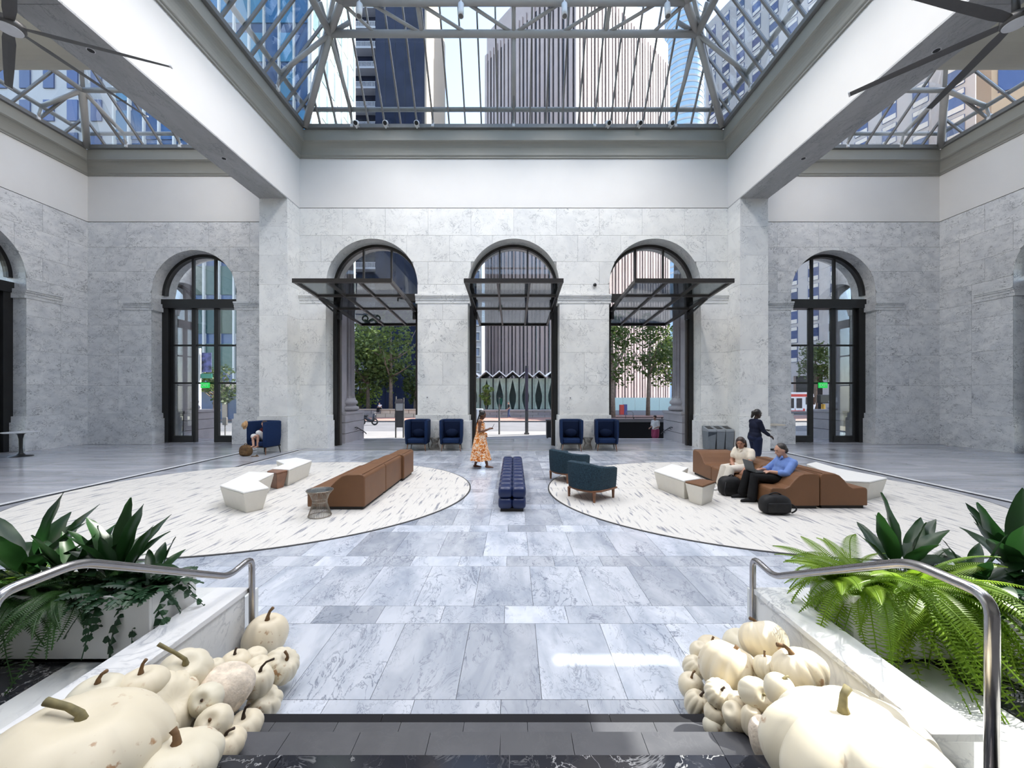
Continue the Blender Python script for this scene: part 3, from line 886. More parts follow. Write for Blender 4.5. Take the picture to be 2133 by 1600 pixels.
# tower with closely set stone fins (two faces)
A = Vector((-7.6,110,0)); Bq = Vector((13.9,86,0)); Cq = Vector((45,113.4,0))
T, ln = building('office_tower', 'tall tower of close vertical stone fins in the middle beyond the hall', A, Bq)
back = (Cq - Bq)
m = MB(); poly = [(A.x,A.y),(Bq.x,Bq.y),(Cq.x,Cq.y),(A.x+back.x, A.y+back.y)]
m.prism(poly, lambda p: (p[0],p[1],GZ), lambda p: (p[0],p[1],96)); m.build('tower_body', dark_glass, T)
m = MB(); m.prism(poly, lambda p: (p[0],p[1],96), lambda p: (p[0],p[1],104)); m.build('parapet', fin_stone, T)
fin = {}
for side, (p0, p1, cnt) in enumerate(((A,Bq,22), (Bq,Cq,30))):
    d = (p1-p0); L_ = d.length; d = d.normalized(); nrm = Vector((d.y,-d.x,0))
    rz = math.atan2(d.y, d.x) - T.rotation_euler.z
    for i in range(cnt+1):
        w = .62 if i % 3 else 1.05
        if side: w *= .95
        key = (w, side)
        q = p0 + d*(L_*i/cnt)
        lp = wmat(T).inverted() @ Vector((q.x,q.y,GZ))
        if key not in fin:
            mm = MB().box(-w/2, w/2, -.32, .1, 0, 98.5); o = mm.build('stone_fin', fin_stone, T, world=False); fin[key] = o.data
            o.location = lp; o.rotation_euler = (0,0,rz)
        else: link('stone_fin', fin[key], T, lp, (0,0,rz))

# dark glass tower with balconies, pale side wall
T, ln = building('apartment_tower', 'dark glass tower with white balconies and a pale beige side wall', (-29.5,70,0), (-16,70,0))
MB().box(4.6, ln, 0, 19, 0, 82).build('tower_body', navy_glass, T, world=False)
MB().box(0, 4.6, 1.8, 19, 0, 82).build('balcony_wall', navy_glass, T, world=False)
MB().box(ln, ln+.35, -.1, 19, 0, 82.4).build('side_wall', beige_wall, T, world=False)
slab = rail = None
for k in range(1, 23):
    z = k*3.62
    if slab is None:
        o = MB().box(0, 4.6, .05, 1.8, -.12, .12).build('balcony_slab', white_stone, T, world=False); slab = o.data; o.location = (0,0,z)
        m = MB(); m.box(0, 4.6, .03, .08, 1.05, 1.12); m.box(0, 4.6, .03, .08, .12, .2)
        for i in range(24): m.box(.05+.19*i, .13+.19*i, .04, .07, .12, 1.1)
        o = m.build('balcony_railing', white_stone, T, world=False); rail = o.data; o.location = (0,0,z)
        o = MB().box(.4, 4.2, 1.76, 1.8, .2, 2.6).build('balcony_window', dark_glass, T, world=False); bw = o.data; o.location = (0,0,z)
    else:
        link('balcony_slab', slab, T, (0,0,z)); link('balcony_railing', rail, T, (0,0,z)); link('balcony_window', bw, T, (0,0,z))
for i in range(1, 5):
    MB().box(4.6+(ln-4.6)*i/5-.05, 4.6+(ln-4.6)*i/5+.05, -.06, .02, 0, 82).build('mullion', dark_glass, T, world=False)

# blue glass block with white mullions, pale green side
T, ln = building('glass_office', 'blue glass office block with white mullions seen left through the skylight', (-41,40,0), (-21,40,0))
MB().box(0, ln, .1, 11, 0, 68).build('block_body', spandrel_m, T, world=False)
nx, fh = 13, 4.0
pm = None
for k in range(17):
    if k == 7: pm = None
    for i in range(nx):
        if k*fh < 3: continue
        if pm is None:
            o = MB().box(.06, ln/nx-.06, .0, .1, .95, fh-.1).build('window_pane', blue_panes if k >= 7 else teal_panes, T, world=False); pm = o.data; o.location = (ln*i/nx,0,k*fh)
        else: link('window_pane', pm, T, (ln*i/nx,0,k*fh))
for i in range(nx+1):
    MB().box(ln*i/nx-.07, ln*i/nx+.07, -.25, .1, 3, 68).build('mullion', white_frame, T, world=False)
MB().box(-.3, ln+.3, -2.2, .3, 3.3, 3.7).build('canopy_slab', beige_wall, T, world=False)
for i in range(4): MB().box(ln*i/4+1, ln*i/4+1.5, .0, .3, 0, 3.3).build('ground_pier', beige_wall, T, world=False)
pm = None
for k in range(1, 17):
    for i in range(6):
        if pm is None:
            o = MB().box(0, .1, .15, 10.8/6-.2, .9, fh-.15).build('side_pane', green_panes, T, world=False); pm = o.data; o.location = (ln,.1+10.8*i/6,k*fh)
        else: link('side_pane', pm, T, (ln,.1+10.8*i/6,k*fh))
for i in range(7):
    MB().box(ln, ln+.3, .0+10.8*i/6-.12, .0+10.8*i/6+.12, 3, 68).build('side_pier', white_frame, T, world=False)
for k in range(1, 18):
    MB().box(ln, ln+.08, .0, 11, k*fh-.05, k*fh+.75).build('side_spandrel', white_frame, T, world=False)

# pale block far left (seen through the left roof light)
T, ln = building('stone_office', 'pale stone office block with dark window strips beyond the left roof light', (-82,46,0), (-42.5,46,0))
MB().box(0, ln, .2, 12, 0, 62).build('block_body', white_stone, T, world=False)
pm = None
for k in range(3, 16):
    for i in range(14):
        if pm is None:
            o = MB().box(0, 1.25, .05, .22, .0, 2.5).build('window_pane', win_blue, T, world=False); pm = o.data; o.location = (ln*(i+.3)/14,0,k*3.9)
        else: link('window_pane', pm, T, (ln*(i+.3)/14,0,k*3.9))
# white block with box windows behind the pavilion
T, ln = building('stone_office', 'sunlit white office block with boxy windows behind the pavilion', (-27,100,0), (-8.5,104,0))
MB().box(0, ln, .2, 12, 0, 50).build('block_body', white_stone, T, world=False)
pm = None
for k in range(1, 12):
    for i in range(8):
        if pm is None:
            m = MB(); m.box(.15, 1.9, -.55, .2, 2.6, 2.95); m.box(.15, .4, -.55, .2, .6, 2.6); m.box(1.65, 1.9, -.55, .2, .6, 2.6); m.box(.15, 1.9, -.3, .2, .3, .6)
            o = m.build('window_frame', white_frame, T, world=False); pm = o.data; o.location = (ln*i/8,0,k*4.1)
            o = MB().box(.4, 1.65, .08, .21, .6, 2.6).build('window_pane', win_blue, T, world=False); pg = o.data; o.location = (ln*i/8,0,k*4.1)
        else: link('window_frame', pm, T, (ln*i/8,0,k*4.1)); link('window_pane', pg, T, (ln*i/8,0,k*4.1))

# big white block with framed blue windows on the right
A = Vector((44.4,90,0)); B = Vector((60.1,50.7,0))
T, ln = building('stone_office', 'large white stone block with square blue windows right of the towers', A, B)
MB().box(0, ln*8/12, .15, 16, 6, 88).build('block_body', white_stone, T, world=False)
MB().box(ln*8/12, ln, .15, 16, 6, 57).build('lower_wing', white_stone, T, world=False)  # step down in height invented to let sun reach the pavilion
MB().box(0, ln, .8, 16, 0, 6).build('ground_floor', dark_glass, T, world=False)
for i in range(7): MB().box(ln*i/7+.2, ln*i/7+1.4, .1, 1, 0, 6).build('ground_pier', white_stone, T, world=False)
fr = None
for k in range(22):
    for i in range(12):
        x, z = ln*(i+.5)/12, 8.6+k*3.55
        if i >= 8 and z > 53: continue
        if fr is None:
            m = MB(); w, h = 1.6, 2.85
            m.box(-w/2, w/2, .02, .16, 0, .72); m.box(-w/2, w/2, .02, .16, h-.62, h)
            o = m.build('window_sill_band', white_frame, T, world=False); fr = o.data; o.location = (x,0,z)
            m = MB(); m.box(-w/2-.06, -w/2, .0, .16, 0, h); m.box(w/2, w/2+.06, 0, .16, 0, h); m.box(-w/2, w/2, .06, .15, .72, h-.62); m.box(-w/2, w/2, .0, .16, -.05, 0); m.box(-w/2,w/2,.0,.16,h,h+.05)
            o = m.build('window_pane', win_blue, T, world=False); wp = o.data; o.location = (x,0,z)
        else:
            link('window_sill_band', fr, T, (x,0,z)); link('window_pane', wp, T, (x,0,z))
# orange office beyond the right roof light
T, ln = building('brick_office', 'orange tan office block with blue corner windows at far right', (47.0,38.2,0), (65,25.4,0))
orange = plain('orange_stone', (.62,.40,.25), .7, var=.05, vscale=.3)
MB().box(0, ln, .15, 4, 0, 87).build('block_body', orange, T, world=False)
pm = None
for k in range(5, 21):
    for i in range(5):
        if pm is None:
            o = MB().box(.4, 3.4, .02, .2, .2, 2.4).build('window_pane', win_blue, T, world=False); pm = o.data; o.location = (ln*i/5,0,k*4)
        else: link('window_pane', pm, T, (ln*i/5,0,k*4))
# rounded pale blue tower
T = thing('round_tower', 'pale blue rounded glass tower between fin tower and white block', 'building', (87.6,200,GZ))
MB().lathe([(9.2,0),(9.2,196)], 40, (0,0,0)).build('tower_shaft', plain('pale_blue_glass', (.35,.50,.68), .2, var=.12, vscale=.2), T, world=False, smooth=False)
for k in range(46):
    MB().lathe([(9.35,60+k*3),(9.35,60.9+k*3)], 40, (0,0,0)).build('floor_band', white_stone, T, world=False)
m = MB(); m.box(3, 16, 2, 16, 0, 170); m.build('side_slab', white_stone, T, world=False)
# ---------------- pavilion with folded roof and curtains --------------------
PY = 45.2
T = thing('pavilion', 'glass pavilion with zigzag white roof and tied green curtains', 'building', (-2,PY,GZ))
step = 1.52; x0 = -10.0; nb = 12
wallst = randtone('low_wall_stone', [(.22,.20,.20),(.28,.26,.25),(.25,.23,.22)], .7)
for r_ in range(3):
    for i in range(14):
        MB().box(x0+i*1.35+(r_%2)*.6, x0+(i+1)*1.35+(r_%2)*.6-.03, 43.5, 44.1, GZ+.1+r_*.27, GZ+.1+(r_+1)*.27-.02).build('wall_stone', wallst, T)
MB().box(x0, x0+nb*step+.8, 43.4, 44.2, .29, .36).build('wall_cap', plain('wall_cap', (.5,.47,.45), .6), T)
MB().box(x0, x0+nb*step, PY+1.4, PY+8, .0, 4.0).build('dark_interior', plain('dark_interior', (.03,.05,.05), .4), T)  # shade inside the pavilion put in as a solid dark block
MB().box(x0, x0+nb*step, 44.2, PY+8, GZ, .25).build('floor_base', wallst, T)
curt = plain('curtain_green', (.70,.73,.66), .8, var=.1, vscale=3)
pav_glass = glass('pavilion_glass', (.95,.975,.965), .4)
for i in range(nb):
    xa = x0 + i*step; xc = xa+step/2
    for (pa, pb) in (((xa,4.05),(xc,4.68)), ((xc,4.68),(xa+step,4.05))):
        MB().hexa([(pa[0],PY-.9,pa[1]), (pb[0],PY-.9,pb[1]), (pb[0],PY-.9,pb[1]+.14), (pa[0],PY-.9,pa[1]+.14)], [(pa[0],PY+8,pa[1]), (pb[0],PY+8,pb[1]), (pb[0],PY+8,pb[1]+.14), (pa[0],PY+8,pa[1]+.14)]).build('roof_panel', white_frame, T)
    MB().box(xa-.05, xa+.05, PY, PY+.1, .3, 4.05).build('mullion', black_metal, T)
    MB().box(xa+.05, xa+step-.05, PY+.04, PY+.06, .3, 4.0).build('pane', pav_glass, T)
    for s in (-1, 1):
        e = xa+.08 if s < 0 else xa+step-.08
        rows_ = [(.35,.55),(1.3,.30),(2.0,.28),(3.0,.5),(3.95,.7)]
        rings = []
        for z, wd in rows_:
            ring = []
            for j in range(13):
                u = j/12; ring.append((e - s*u*wd, PY+.3+.05*math.sin(u*22), z))
            rings.append(ring)
        m = MB(); m.loft(rings, cap=False, closed=False); m.build('curtain', curt, T)

# ---------------- trees ------------------------------------------------------
bark = plain('bark', (.16,.12,.09), .85, var=.3, vscale=4)
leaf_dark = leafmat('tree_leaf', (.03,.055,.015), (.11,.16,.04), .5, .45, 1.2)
leaf_lit = leafmat('tree_leaf_sunlit', (.10,.16,.03), (.30,.38,.08), .5, .5, 1.2)  # brighter copy of the leaf colour with sunlight painted in
def tree(name, label, x, y, h, cw, ch, n, seed, mat_=leaf_dark, lean=0, size=.42, trunk=.22):
    rnd = random.Random(seed)
    o = thing(name, label, 'tree', (x,y,GZ), 0, 'trees on the plaza')
    th = h - ch*.72
    m = MB(); m.tube([(0,0,0),(lean*.2,.05,th*.5),(lean*.5,0,th),(lean,.1,h*.82)], [trunk*1.25,trunk,trunk*.8,trunk*.25], 8)
    for k in range(7):
        a = rnd.uniform(0, 2*PI); z0 = th*rnd.uniform(.75,1.15)
        e = Vector((lean*.5+math.cos(a)*cw*.38, math.sin(a)*cw*.38, min(h*.9, z0+rnd.uniform(1.2,ch*.5))))
        m.tube(bez((lean*.4,0,z0), ((lean*.4+e.x)/2,e.y/2,z0+.4), e, 4), [trunk*.5,trunk*.4,trunk*.3,trunk*.2,trunk*.1], 6)
    m.build('trunk', bark, o, world=False, smooth=True)
    blobs = []
    for k in range(16):
        a = rnd.uniform(0,2*PI); rr = rnd.uniform(.1,.85)**.7; zz = rnd.uniform(-.9,.95)
        q = math.sqrt(max(.1, 1-zz*zz))
        blobs.append((math.cos(a)*rr*cw/2*q+lean, math.sin(a)*rr*cw/2*q, h-ch/2+zz*ch*.42, rnd.uniform(.16,.30)*cw))
    vs = []; fs = []
    for k in range(n):
        b = rnd.choice(blobs)
        d = Vector((rnd.gauss(0,1),rnd.gauss(0,1),rnd.gauss(0,.8))).normalized()
        c = Vector(b[:3]) + d*b[3]*rnd.uniform(.55,1.05)
        u = Vector((rnd.gauss(0,1),rnd.gauss(0,1),rnd.gauss(0,.6))).normalized()
        w = u.cross(Vector((rnd.gauss(0,1),rnd.gauss(0,1),rnd.gauss(0,1)))).normalized()
        s_ = size*rnd.uniform(.6,1.2); i0 = len(vs)
        vs += [tuple(c-u*s_*.5), tuple(c+w*s_*.36), tuple(c+u*s_*.55), tuple(c-w*s_*.36)]
        fs.append((i0,i0+1,i0+2,i0+3))
    m = MB(); m.add(vs, fs); c = m.build('crown', mat_, o, world=False); c['kind'] = 'stuff'
    return o
tree('plane_tree', 'leafy plane tree with forked trunk behind the kiosk', -14.7, 46.5, 13.5, 9.5, 10, 3400, 1)
tree('plane_tree', 'slim young tree beside the forked plane tree', -18.0, 48, 9, 5.5, 6, 1500, 2)
tree('plane_tree', 'sunlit bush of pale leaves beside the fluted column', -19.8, 50, 5.2, 4.2, 4.2, 900, 3, leaf_lit)
tree('plane_tree', 'dense green shrub right of the forked plane tree', -12.4, 49, 7, 4.0, 6, 1200, 4)
tree('plane_tree', 'thick trunked tree next to the black door jamb on the plaza', 11.4, 45, 12, 5.5, 8.5, 1700, 5, leaf_dark, 0, .40, .32)
tree('plane_tree', 'open crowned tree seen in the middle of the right doorway', 16.4, 47.5, 12.5, 6.0, 9, 1500, 6, leaf_dark, .3)
tree('plane_tree', 'yellow green tree beside the fluted column of the right doorway', 20.6, 50, 11.5, 6.0, 8.5, 1500, 7, leaf_lit, -.2)
tree('plane_tree', 'sparse tree behind the red and white bus', 43.5, 56, 9.6, 6, 5, 1300, 8)
tree('plane_tree', 'sparse tree above the green exit sign of the right window', 48.5, 57.5, 11, 6, 6.5, 1300, 9)
tree('plane_tree', 'small street tree in front of the blue glass office', -26.6, 34.5, 5.6, 3.6, 3.8, 900, 10, leaf_dark, 0, .3, .1)
tree('plane_tree', 'potted climber in front of the pavilion curtains', -3.1, 44.4, 3.3, 1.5, 2.9, 420, 11, leaf_lit, 0, .26, .05)
bpy.data.objects['plane_tree.010'].location.z = .3

# ---------------- street furniture ------------------------------------------
grey_metal = plain('grey_metal', (.16,.155,.15), .5, .5, var=.1)
T = thing('information_kiosk', 'grey information kiosk on two legs outside the left doorway', 'kiosk', (-7.15,24.4,GZ))
MB().box(-7.42,-7.34,24.3,24.4,GZ,2.0).build('post', grey_metal, T); MB().box(-6.94,-6.86,24.3,24.4,GZ,1.9).build('post', grey_metal, T)
MB().box(-7.33,-6.95,24.32,24.38,.05,1.1).build('notice_panel', plain('kiosk_panel', (.10,.10,.10), .4), T)
MB().box(-7.36,-6.92,24.28,24.42,1.12,1.55).build('white_panel', white_frame, T)
m = MB(); m.prism(arc(-7.14,1.55,.30,0,PI,10), lambda p:(p[0],24.28,p[1]), lambda p:(p[0],24.42,p[1])); m.build('arched_top', steel, T)
T = thing('sign_post', 'thin grey pole with a green street sign outside the middle doorway', 'sign post', (-.98,26.4,GZ))
MB().tube([(-.98,26.4,GZ),(-.98,26.4,1.9)], .06, 8).build('pole', grey_metal, T)
MB().box(-1.06,-.78,26.36,26.4,1.45,1.85).build('sign_plate', plain('sign_green', (.03,.16,.10), .4), T)
T = thing('lamp_post', 'thick square grey post outside the middle doorway', 'post', (.88,26.4,GZ))
MB().box(.77,.99,26.3,26.5,GZ,4.05).build('pole', grey_metal, T, bevel=.01)
MB().box(.72,1.04,26.25,26.55,GZ,GZ+.12).build('foot', grey_metal, T)
MB().box(.80,.96,26.28,26.3,1.0,3.9).build('light_strip', plain('strip', (.12,.10,.14), .3), T)
T = thing('news_box', 'dark newspaper box beside the black jamb of the middle doorway', 'box', (2.25,23.6,GZ))
MB().box(1.98,2.5,23.4,23.9,GZ+.12,.52).build('cabinet', plain('news_dark', (.03,.03,.035), .4), T, bevel=.02)
MB().box(1.94,2.54,23.35,23.95,.52,.6).build('lid', grey_metal, T)
for q in (2.02, 2.42): MB().box(q,q+.06,23.45,23.85,GZ,GZ+.12).build('foot', grey_metal, T)
T = thing('utility_cabinet', 'white utility cabinet outside behind the walking woman', 'cabinet', (-3.3,36.5,GZ))
MB().box(-4.0,-2.9,36.3,36.8,GZ+.1,.75).build('body', white_frame, T, bevel=.03); MB().box(-3.47,-3.43,36.29,36.31,GZ+.2,.7).build('door_seam', grey_metal, T); MB().box(-4.0,-2.9,36.3,36.8,GZ,GZ+.1).build('base', grey_metal, T)
# station stair: black pit wall with pale coping
T = thing('stair_enclosure', 'black wall of a sunken stair with pale coping outside right doorway', 'wall', (7.3,22.5,GZ))
MB().box(5.0,10.2,22.0,22.2,GZ,.56).build('wall_panel', plain('pit_black', (.006,.006,.007), .6), T)
MB().box(4.95,10.3,21.9,22.3,.56,.74).build('coping', pavers_m, T)
MB().box(4.95,10.3,22.0,22.2,.80,.84).build('rail', black_metal, T)
for q in (5.2, 6.8, 8.4, 10.0): MB().box(q,q+.04,22.06,22.12,.74,.82).build('rail_post', black_metal, T)
# low stone seat wall and paving beyond the left doorway
T = thing('seat_wall', 'low sunlit stone seat wall under the trees beyond the left doorway', 'wall', (-15,44,GZ))
for r_ in range(2):
    for i in range(9):
        MB().box(-19.6+i*1.05+(r_%2)*.5, -18.6+i*1.05+(r_%2)*.5, 43.6, 44.3, GZ+.1+r_*.42, GZ+.5+r_*.42).build('wall_stone', beige_wall if i > 3 else wallst, T)
MB().box(-19.7,-9.6,43.5,44.4,GZ+.95,GZ+1.03).build('coping', beige_wall, T)
# scooter
T = thing('motor_scooter', 'black motor scooter parked beside the stone plinth', 'scooter', (-12.7,34,GZ))
for q in (-.55, .55):
    m = MB(); ring = [[(q-12.7+.24*math.cos(a)+.07*math.cos(b)*math.cos(a), 34+.07*math.sin(b), GZ+.31+.24*math.sin(a)+.07*math.cos(b)*math.sin(a)) for b in [2*PI*j/8 for j in range(8)]] for a in [2*PI*i/18 for i in range(19)]]
    m.loft(ring, cap=False); m.build('wheel', black_metal, T, smooth=True)
MB().tube(smooth_path([(-13.3,34,GZ+.45),(-13.1,34,GZ+.75),(-12.6,34,GZ+.4),(-12.3,34,GZ+.4),(-12.15,34,GZ+1.0)], .15), .14, 8).build('body', plain('scooter_black', (.02,.02,.025), .2), T, smooth=True)
MB().box(-13.35,-12.7,33.88,34.12,GZ+.78,GZ+.9).build('seat', black_metal, T, bevel=.04); MB().tube([(-12.15,33.7,GZ+1.08),(-12.15,34.3,GZ+1.08)], .03, 6).build('handlebar', grey_metal, T)
# bus
T = thing('city_bus', 'white city bus with red stripe beyond the right window', 'bus', (37.5,53,GZ))
bw_ = plain('bus_white', (.80,.80,.80), .25); br_ = plain('bus_red', (.60,.04,.03), .3)
m = MB(); m.prism([(30,.35),(40.6,.35),(40.9,1.2),(40.6,2.75),(40.2,2.95),(30,2.95)], lambda p:(p[0],52.6,GZ+p[1]), lambda p:(p[0],55.1,GZ+p[1])); m.build('body', bw_, T, bevel=.06)
MB().box(30,40.3,52.58,52.62,GZ+2.35,GZ+2.7).build('red_stripe', br_, T); MB().box(36.5,39.4,52.58,52.62,GZ+.4,GZ+.75).build('red_skirt', br_, T)
for i in range(5): MB().box(30.3+i*1.25,31.4+i*1.25,52.57,52.61,GZ+1.35,GZ+2.25).build('side_window', dark_glass, T)
for q in (37.0, 38.1):
    MB().box(q,q+1.0,52.56,52.61,GZ+.5,GZ+2.25).build('door_leaf', bw_, T); MB().box(q+.12,q+.88,52.54,52.57,GZ+.8,GZ+2.15).build('door_pane', dark_glass, T)
MB().box(39.5,40.75,52.55,52.61,GZ+1.3,GZ+2.3).build('driver_window', dark_glass, T); MB().box(40.6,40.86,52.75,54.95,GZ+1.3,GZ+2.4).build('windscreen', dark_glass, T)
for q in (31.8, 36.0):
    m = MB(); m.prism(arc(q,.42,.48,0,2*PI,18)[:-1], lambda p:(p[0],52.5,GZ+p[1]), lambda p:(p[0],52.8,GZ+p[1])); m.build('wheel', black_metal, T)
MB().box(30.2,36,53,54.7,GZ+2.95,GZ+3.3).build('roof_unit', bw_, T, bevel=.1)
# traffic signal, bollard, street pole outside the side windows
T = thing('traffic_signal', 'dark pedestrian signal on a yellow capped pole beyond the right window', 'signal', (19.9,25,GZ))
MB().tube([(19.9,25,GZ),(19.9,25,1.2)], .07, 8).build('pole', black_metal, T); MB().tube([(19.9,25,.75),(19.9,25,1.5)], .11, 10).build('yellow_sleeve', plain('signal_yellow', (.65,.35,.04), .5), T)
MB().box(19.55,20.25,24.8,25.1,1.55,2.1).build('signal_head', black_metal, T, bevel=.04)
T = thing('bollard', 'white street bollard beyond the right window', 'bollard', (17.6,23,GZ))
MB().lathe([(.16,GZ),(.16,.2),(.2,.22),(.2,.36),(.12,.42)], 14, (17.6,23,0)).build('shaft', white_frame, T, smooth=False); MB().cyl((17.6,23,0), .165, .0, .08, 14).build('band', grey_metal, T)
T = thing('street_pole', 'tall white pole with banner and green street sign beyond left window', 'sign post', (-21.0,26,GZ))
MB().tube([(-21,26,GZ),(-21,26,5.2)], .09, 10).build('pole', white_frame, T); MB().box(-20.85,-20.2,25.97,26.0,3.6,4.9).build('banner', plain('banner_m', (.10,.10,.25), .6, var=.9, vscale=3), T)
MB().box(-20.9,-20.15,25.97,26.0,3.2,3.5).build('sign_plate', plain('sign_green2', (.02,.25,.16), .4), T)
T = thing('parking_meter', 'dark parking meter on a post beyond the left window', 'meter', (-16.7,22.5,GZ))
MB().tube([(-16.7,22.5,GZ),(-16.7,22.5,.35)], .035, 8).build('pole', grey_metal, T); MB().box(-16.82,-16.58,22.42,22.58,.35,.8).build('meter_head', grey_metal, T, bevel=.03)
T = thing('litter_bin', 'red and blue litter bin on the plaza beyond the right doorway', 'bin', (14.0,49.5,GZ))
MB().box(13.5,14.0,49.3,49.8,GZ+.1,.75).build('red_body', br_, T); MB().box(14.02,14.4,49.3,49.8,GZ+.1,.8).build('blue_body', plain('bin_blue', (.08,.08,.25), .5), T); MB().box(13.45,14.45,49.25,49.85,GZ+.05,GZ+.1).build('base', grey_metal, T)
T = thing('hoarding', 'pale green barrier fence at the back of the plaza', 'fence', (20,64,GZ))
for i in range(12): MB().box(10+i*2.0,11.96+i*2.0,64,64.1,GZ,1.5).build('fence_panel', plain('hoard%d' % i, (.55,.68,.62), .5, var=.05), T)
T = thing('warning_sign', 'white diamond road sign on a dark post beyond the right doorway', 'sign', (17.3,40,GZ))
MB().tube([(17.3,40,GZ),(17.3,40,2.2)], .09, 8).build('pole', black_metal, T)
MB().prism([(17.3,1.1),(18.0,1.75),(17.3,2.4),(16.6,1.75)], lambda p:(p[0],39.85,p[1]), lambda p:(p[0],39.9,p[1])).build('sign_plate', white_metal, T)
T = thing('bike_rack', 'curved steel bike rack on brick paving beyond right doorway', 'rack', (12.6,42,GZ))
MB().tube(smooth_path([(12.1,42,GZ+.1),(12.1,42,.25),(12.9,42,.25),(12.9,42,GZ+.1)], .25), .04, 8).build('hoop', grey_metal, T, smooth=True)
# ================================================================== FIXTURES
# big slow ceiling fans under the beams
def fan(x, y, z, a0, label):
    T = thing('ceiling_fan', label, 'fan', (x,y,z), 0, 'ceiling fans under the beams')
    MB().lathe([(.05,.0),(.19,.01),(.21,.05),(.20,.13),(.10,.18),(.05,.2)], 28, (x,y,z-.1)).build('motor_hub', fan_metal, T, smooth=True)
    MB().lathe([(.17,-.012),(.175,0)], 28, (x,y,z-.1)).build('hub_cover', white_metal, T)
    MB().tube([(x,y,z+.08),(x,y,ZM-.03)], .055, 12).build('down_rod', fan_metal, T, smooth=True)
    MB().lathe([(.16,ZM-.09),(.16,ZM-.031)], 20, (x,y,0)).build('mounting_plate', fan_metal, T)
    for k in range(6):
        a = a0 + k*PI/3; d = Vector((math.cos(a), math.sin(a), 0)); n = Vector((-d.y, d.x, 0)); c = Vector((x,y,z-.03))
        ring = []
        for r_, w in ((.16,.06),(.5,.085),(1.4,.075),(2.3,.055)):
            p = c + d*r_; e = Vector((0,0,.018))
            ring.append([tuple(p-n*w-e*1.4), tuple(p+n*w*.2-e*.3), tuple(p+n*w+e*.6), tuple(p+n*w*.2+e*.6)])
        m = MB(); m.loft(ring); b = m.build('blade', fan_metal, T)
        t = MB(); p = c + d*2.3; q = c + d*2.33
        t.hexa([p-n*.06-Vector((0,0,.03)), p+n*.06-Vector((0,0,.0)), p+n*.06+Vector((0,0,.03)), p-n*.06+Vector((0,0,.0))], [q-n*.06-Vector((0,0,.03)), q+n*.06, q+n*.06+Vector((0,0,.03)), q-n*.06])
        t.build('blade_tip', white_metal, b)
fan(-9.12, 7.03, 8.86, R(22.6), 'grey six bladed ceiling fan hung under the left marble beam')
fan(9.12, 7.06, 8.98, R(131), 'grey six bladed ceiling fan hung under the right marble beam')
# downlights let into the soffits
for s in (-1, 1):
    for y, which in ((8.36, 'nearer the fan'), (12.2, 'nearer the pillar')):
        T = thing('downlight', 'small round downlight in the %s beam soffit, %s' % ('left' if s < 0 else 'right', which), 'downlight', (s*9.09,y,ZM-.03), 0, 'beam downlights')
        MB().lathe([(.075,-.006),(.075,-.0005)], 20, (s*9.09,y,ZM-.03)).build('trim_ring', white_metal, T)
        MB().lathe([(.06,-.012),(.06,-.006)], 20, (s*9.09,y,ZM-.03)).build('lens', black_metal, T)
# floodlights along the skylight kerb
fl_lab = ['first from the left corner', 'second from the left corner', 'third from the left corner', 'left of the right door on the kerb', 'above the right door on the kerb', 'nearest the right skylight corner']
for px, lb in zip((742,803,868,1267,1332,1398), fl_lab):
    p = at(px, 256, 14.95)
    T = thing('floodlight', 'small white floodlight on the skylight kerb, ' + lb, 'light', (p.x,p.y,p.z-.1), 0, 'kerb floodlights')
    d = Vector((0.1,-.8,-.55)).normalized()
    MB().tube([p-d*.12, p-d*.09, p+d*.13], [.06,.095,.095], 16).build('lamp_body', white_metal, T, smooth=True)
    MB().tube([p+d*.131, p+d*.138], [.075,.07], 16).build('lens', black_metal, T)
    MB().tube([p+Vector((0,.05,-.18)), p+Vector((0,.05,0))], .025, 8).build('yoke', white_metal, T)
    MB().box(p.x-.08, p.x+.08, p.y-.03, p.y+.13, 12.49, 12.52).build('foot', white_metal, T)
# cylinder spotlights on the truss; side and rear ones added, all lit as fill
def spotlight(x, y, label):
    p = V3((x, y, 14.38))
    T = thing('spotlight', label, 'light', tuple(p), 0, 'truss spotlights')
    MB().tube([p+V3((0,.05,.3)), p+V3((0,-.02,-.14))], .095, 16).build('lamp_body', white_metal, T, smooth=True)
    MB().tube([p+V3((0,-.0205,-.141)), p+V3((0,-.022,-.15))], .075, 16).build('lens', grey_metal, T)
    MB().box(p.x-.02, p.x+.02, p.y+.02, p.y+.12, p.z+.1, 14.85).build('arm', white_metal, T)
    ld = bpy.data.lights.new('spotlight_fill', 'SPOT'); ld.energy = LAMP_W; ld.spot_size = R(128); ld.spot_blend = .8; ld.shadow_soft_size = .3; ld.color = (1,.95,.89)
    lo = bpy.data.objects.new('spotlight_fill', ld); COL.objects.link(lo); lo.parent = T; lo.location = (0,-.03,-.46)
V3 = Vector
LAMP_W = 500.0
for px, lb in zip((748,960,1176,1391), ('left end', 'left of the middle', 'right of the middle', 'right end')):
    spotlight((px-CX)*12.45/FPX, 12.45, 'grey cylinder spotlight hanging from the far truss, ' + lb)
for s, sd in ((-1,'left'), (1,'right')):
    for y, lb in ((9.4,'far'), (6.2,'middle'), (3.0,'near')):
        spotlight(s*5.45, y, 'added unseen fill spotlight on the %s truss overhead, %s one' % (sd, lb))
for x, lb in ((-3.2,'left'), (3.2,'right')):
    spotlight(x, 1.1, 'added unseen fill spotlight on the rear truss overhead, %s one' % lb)
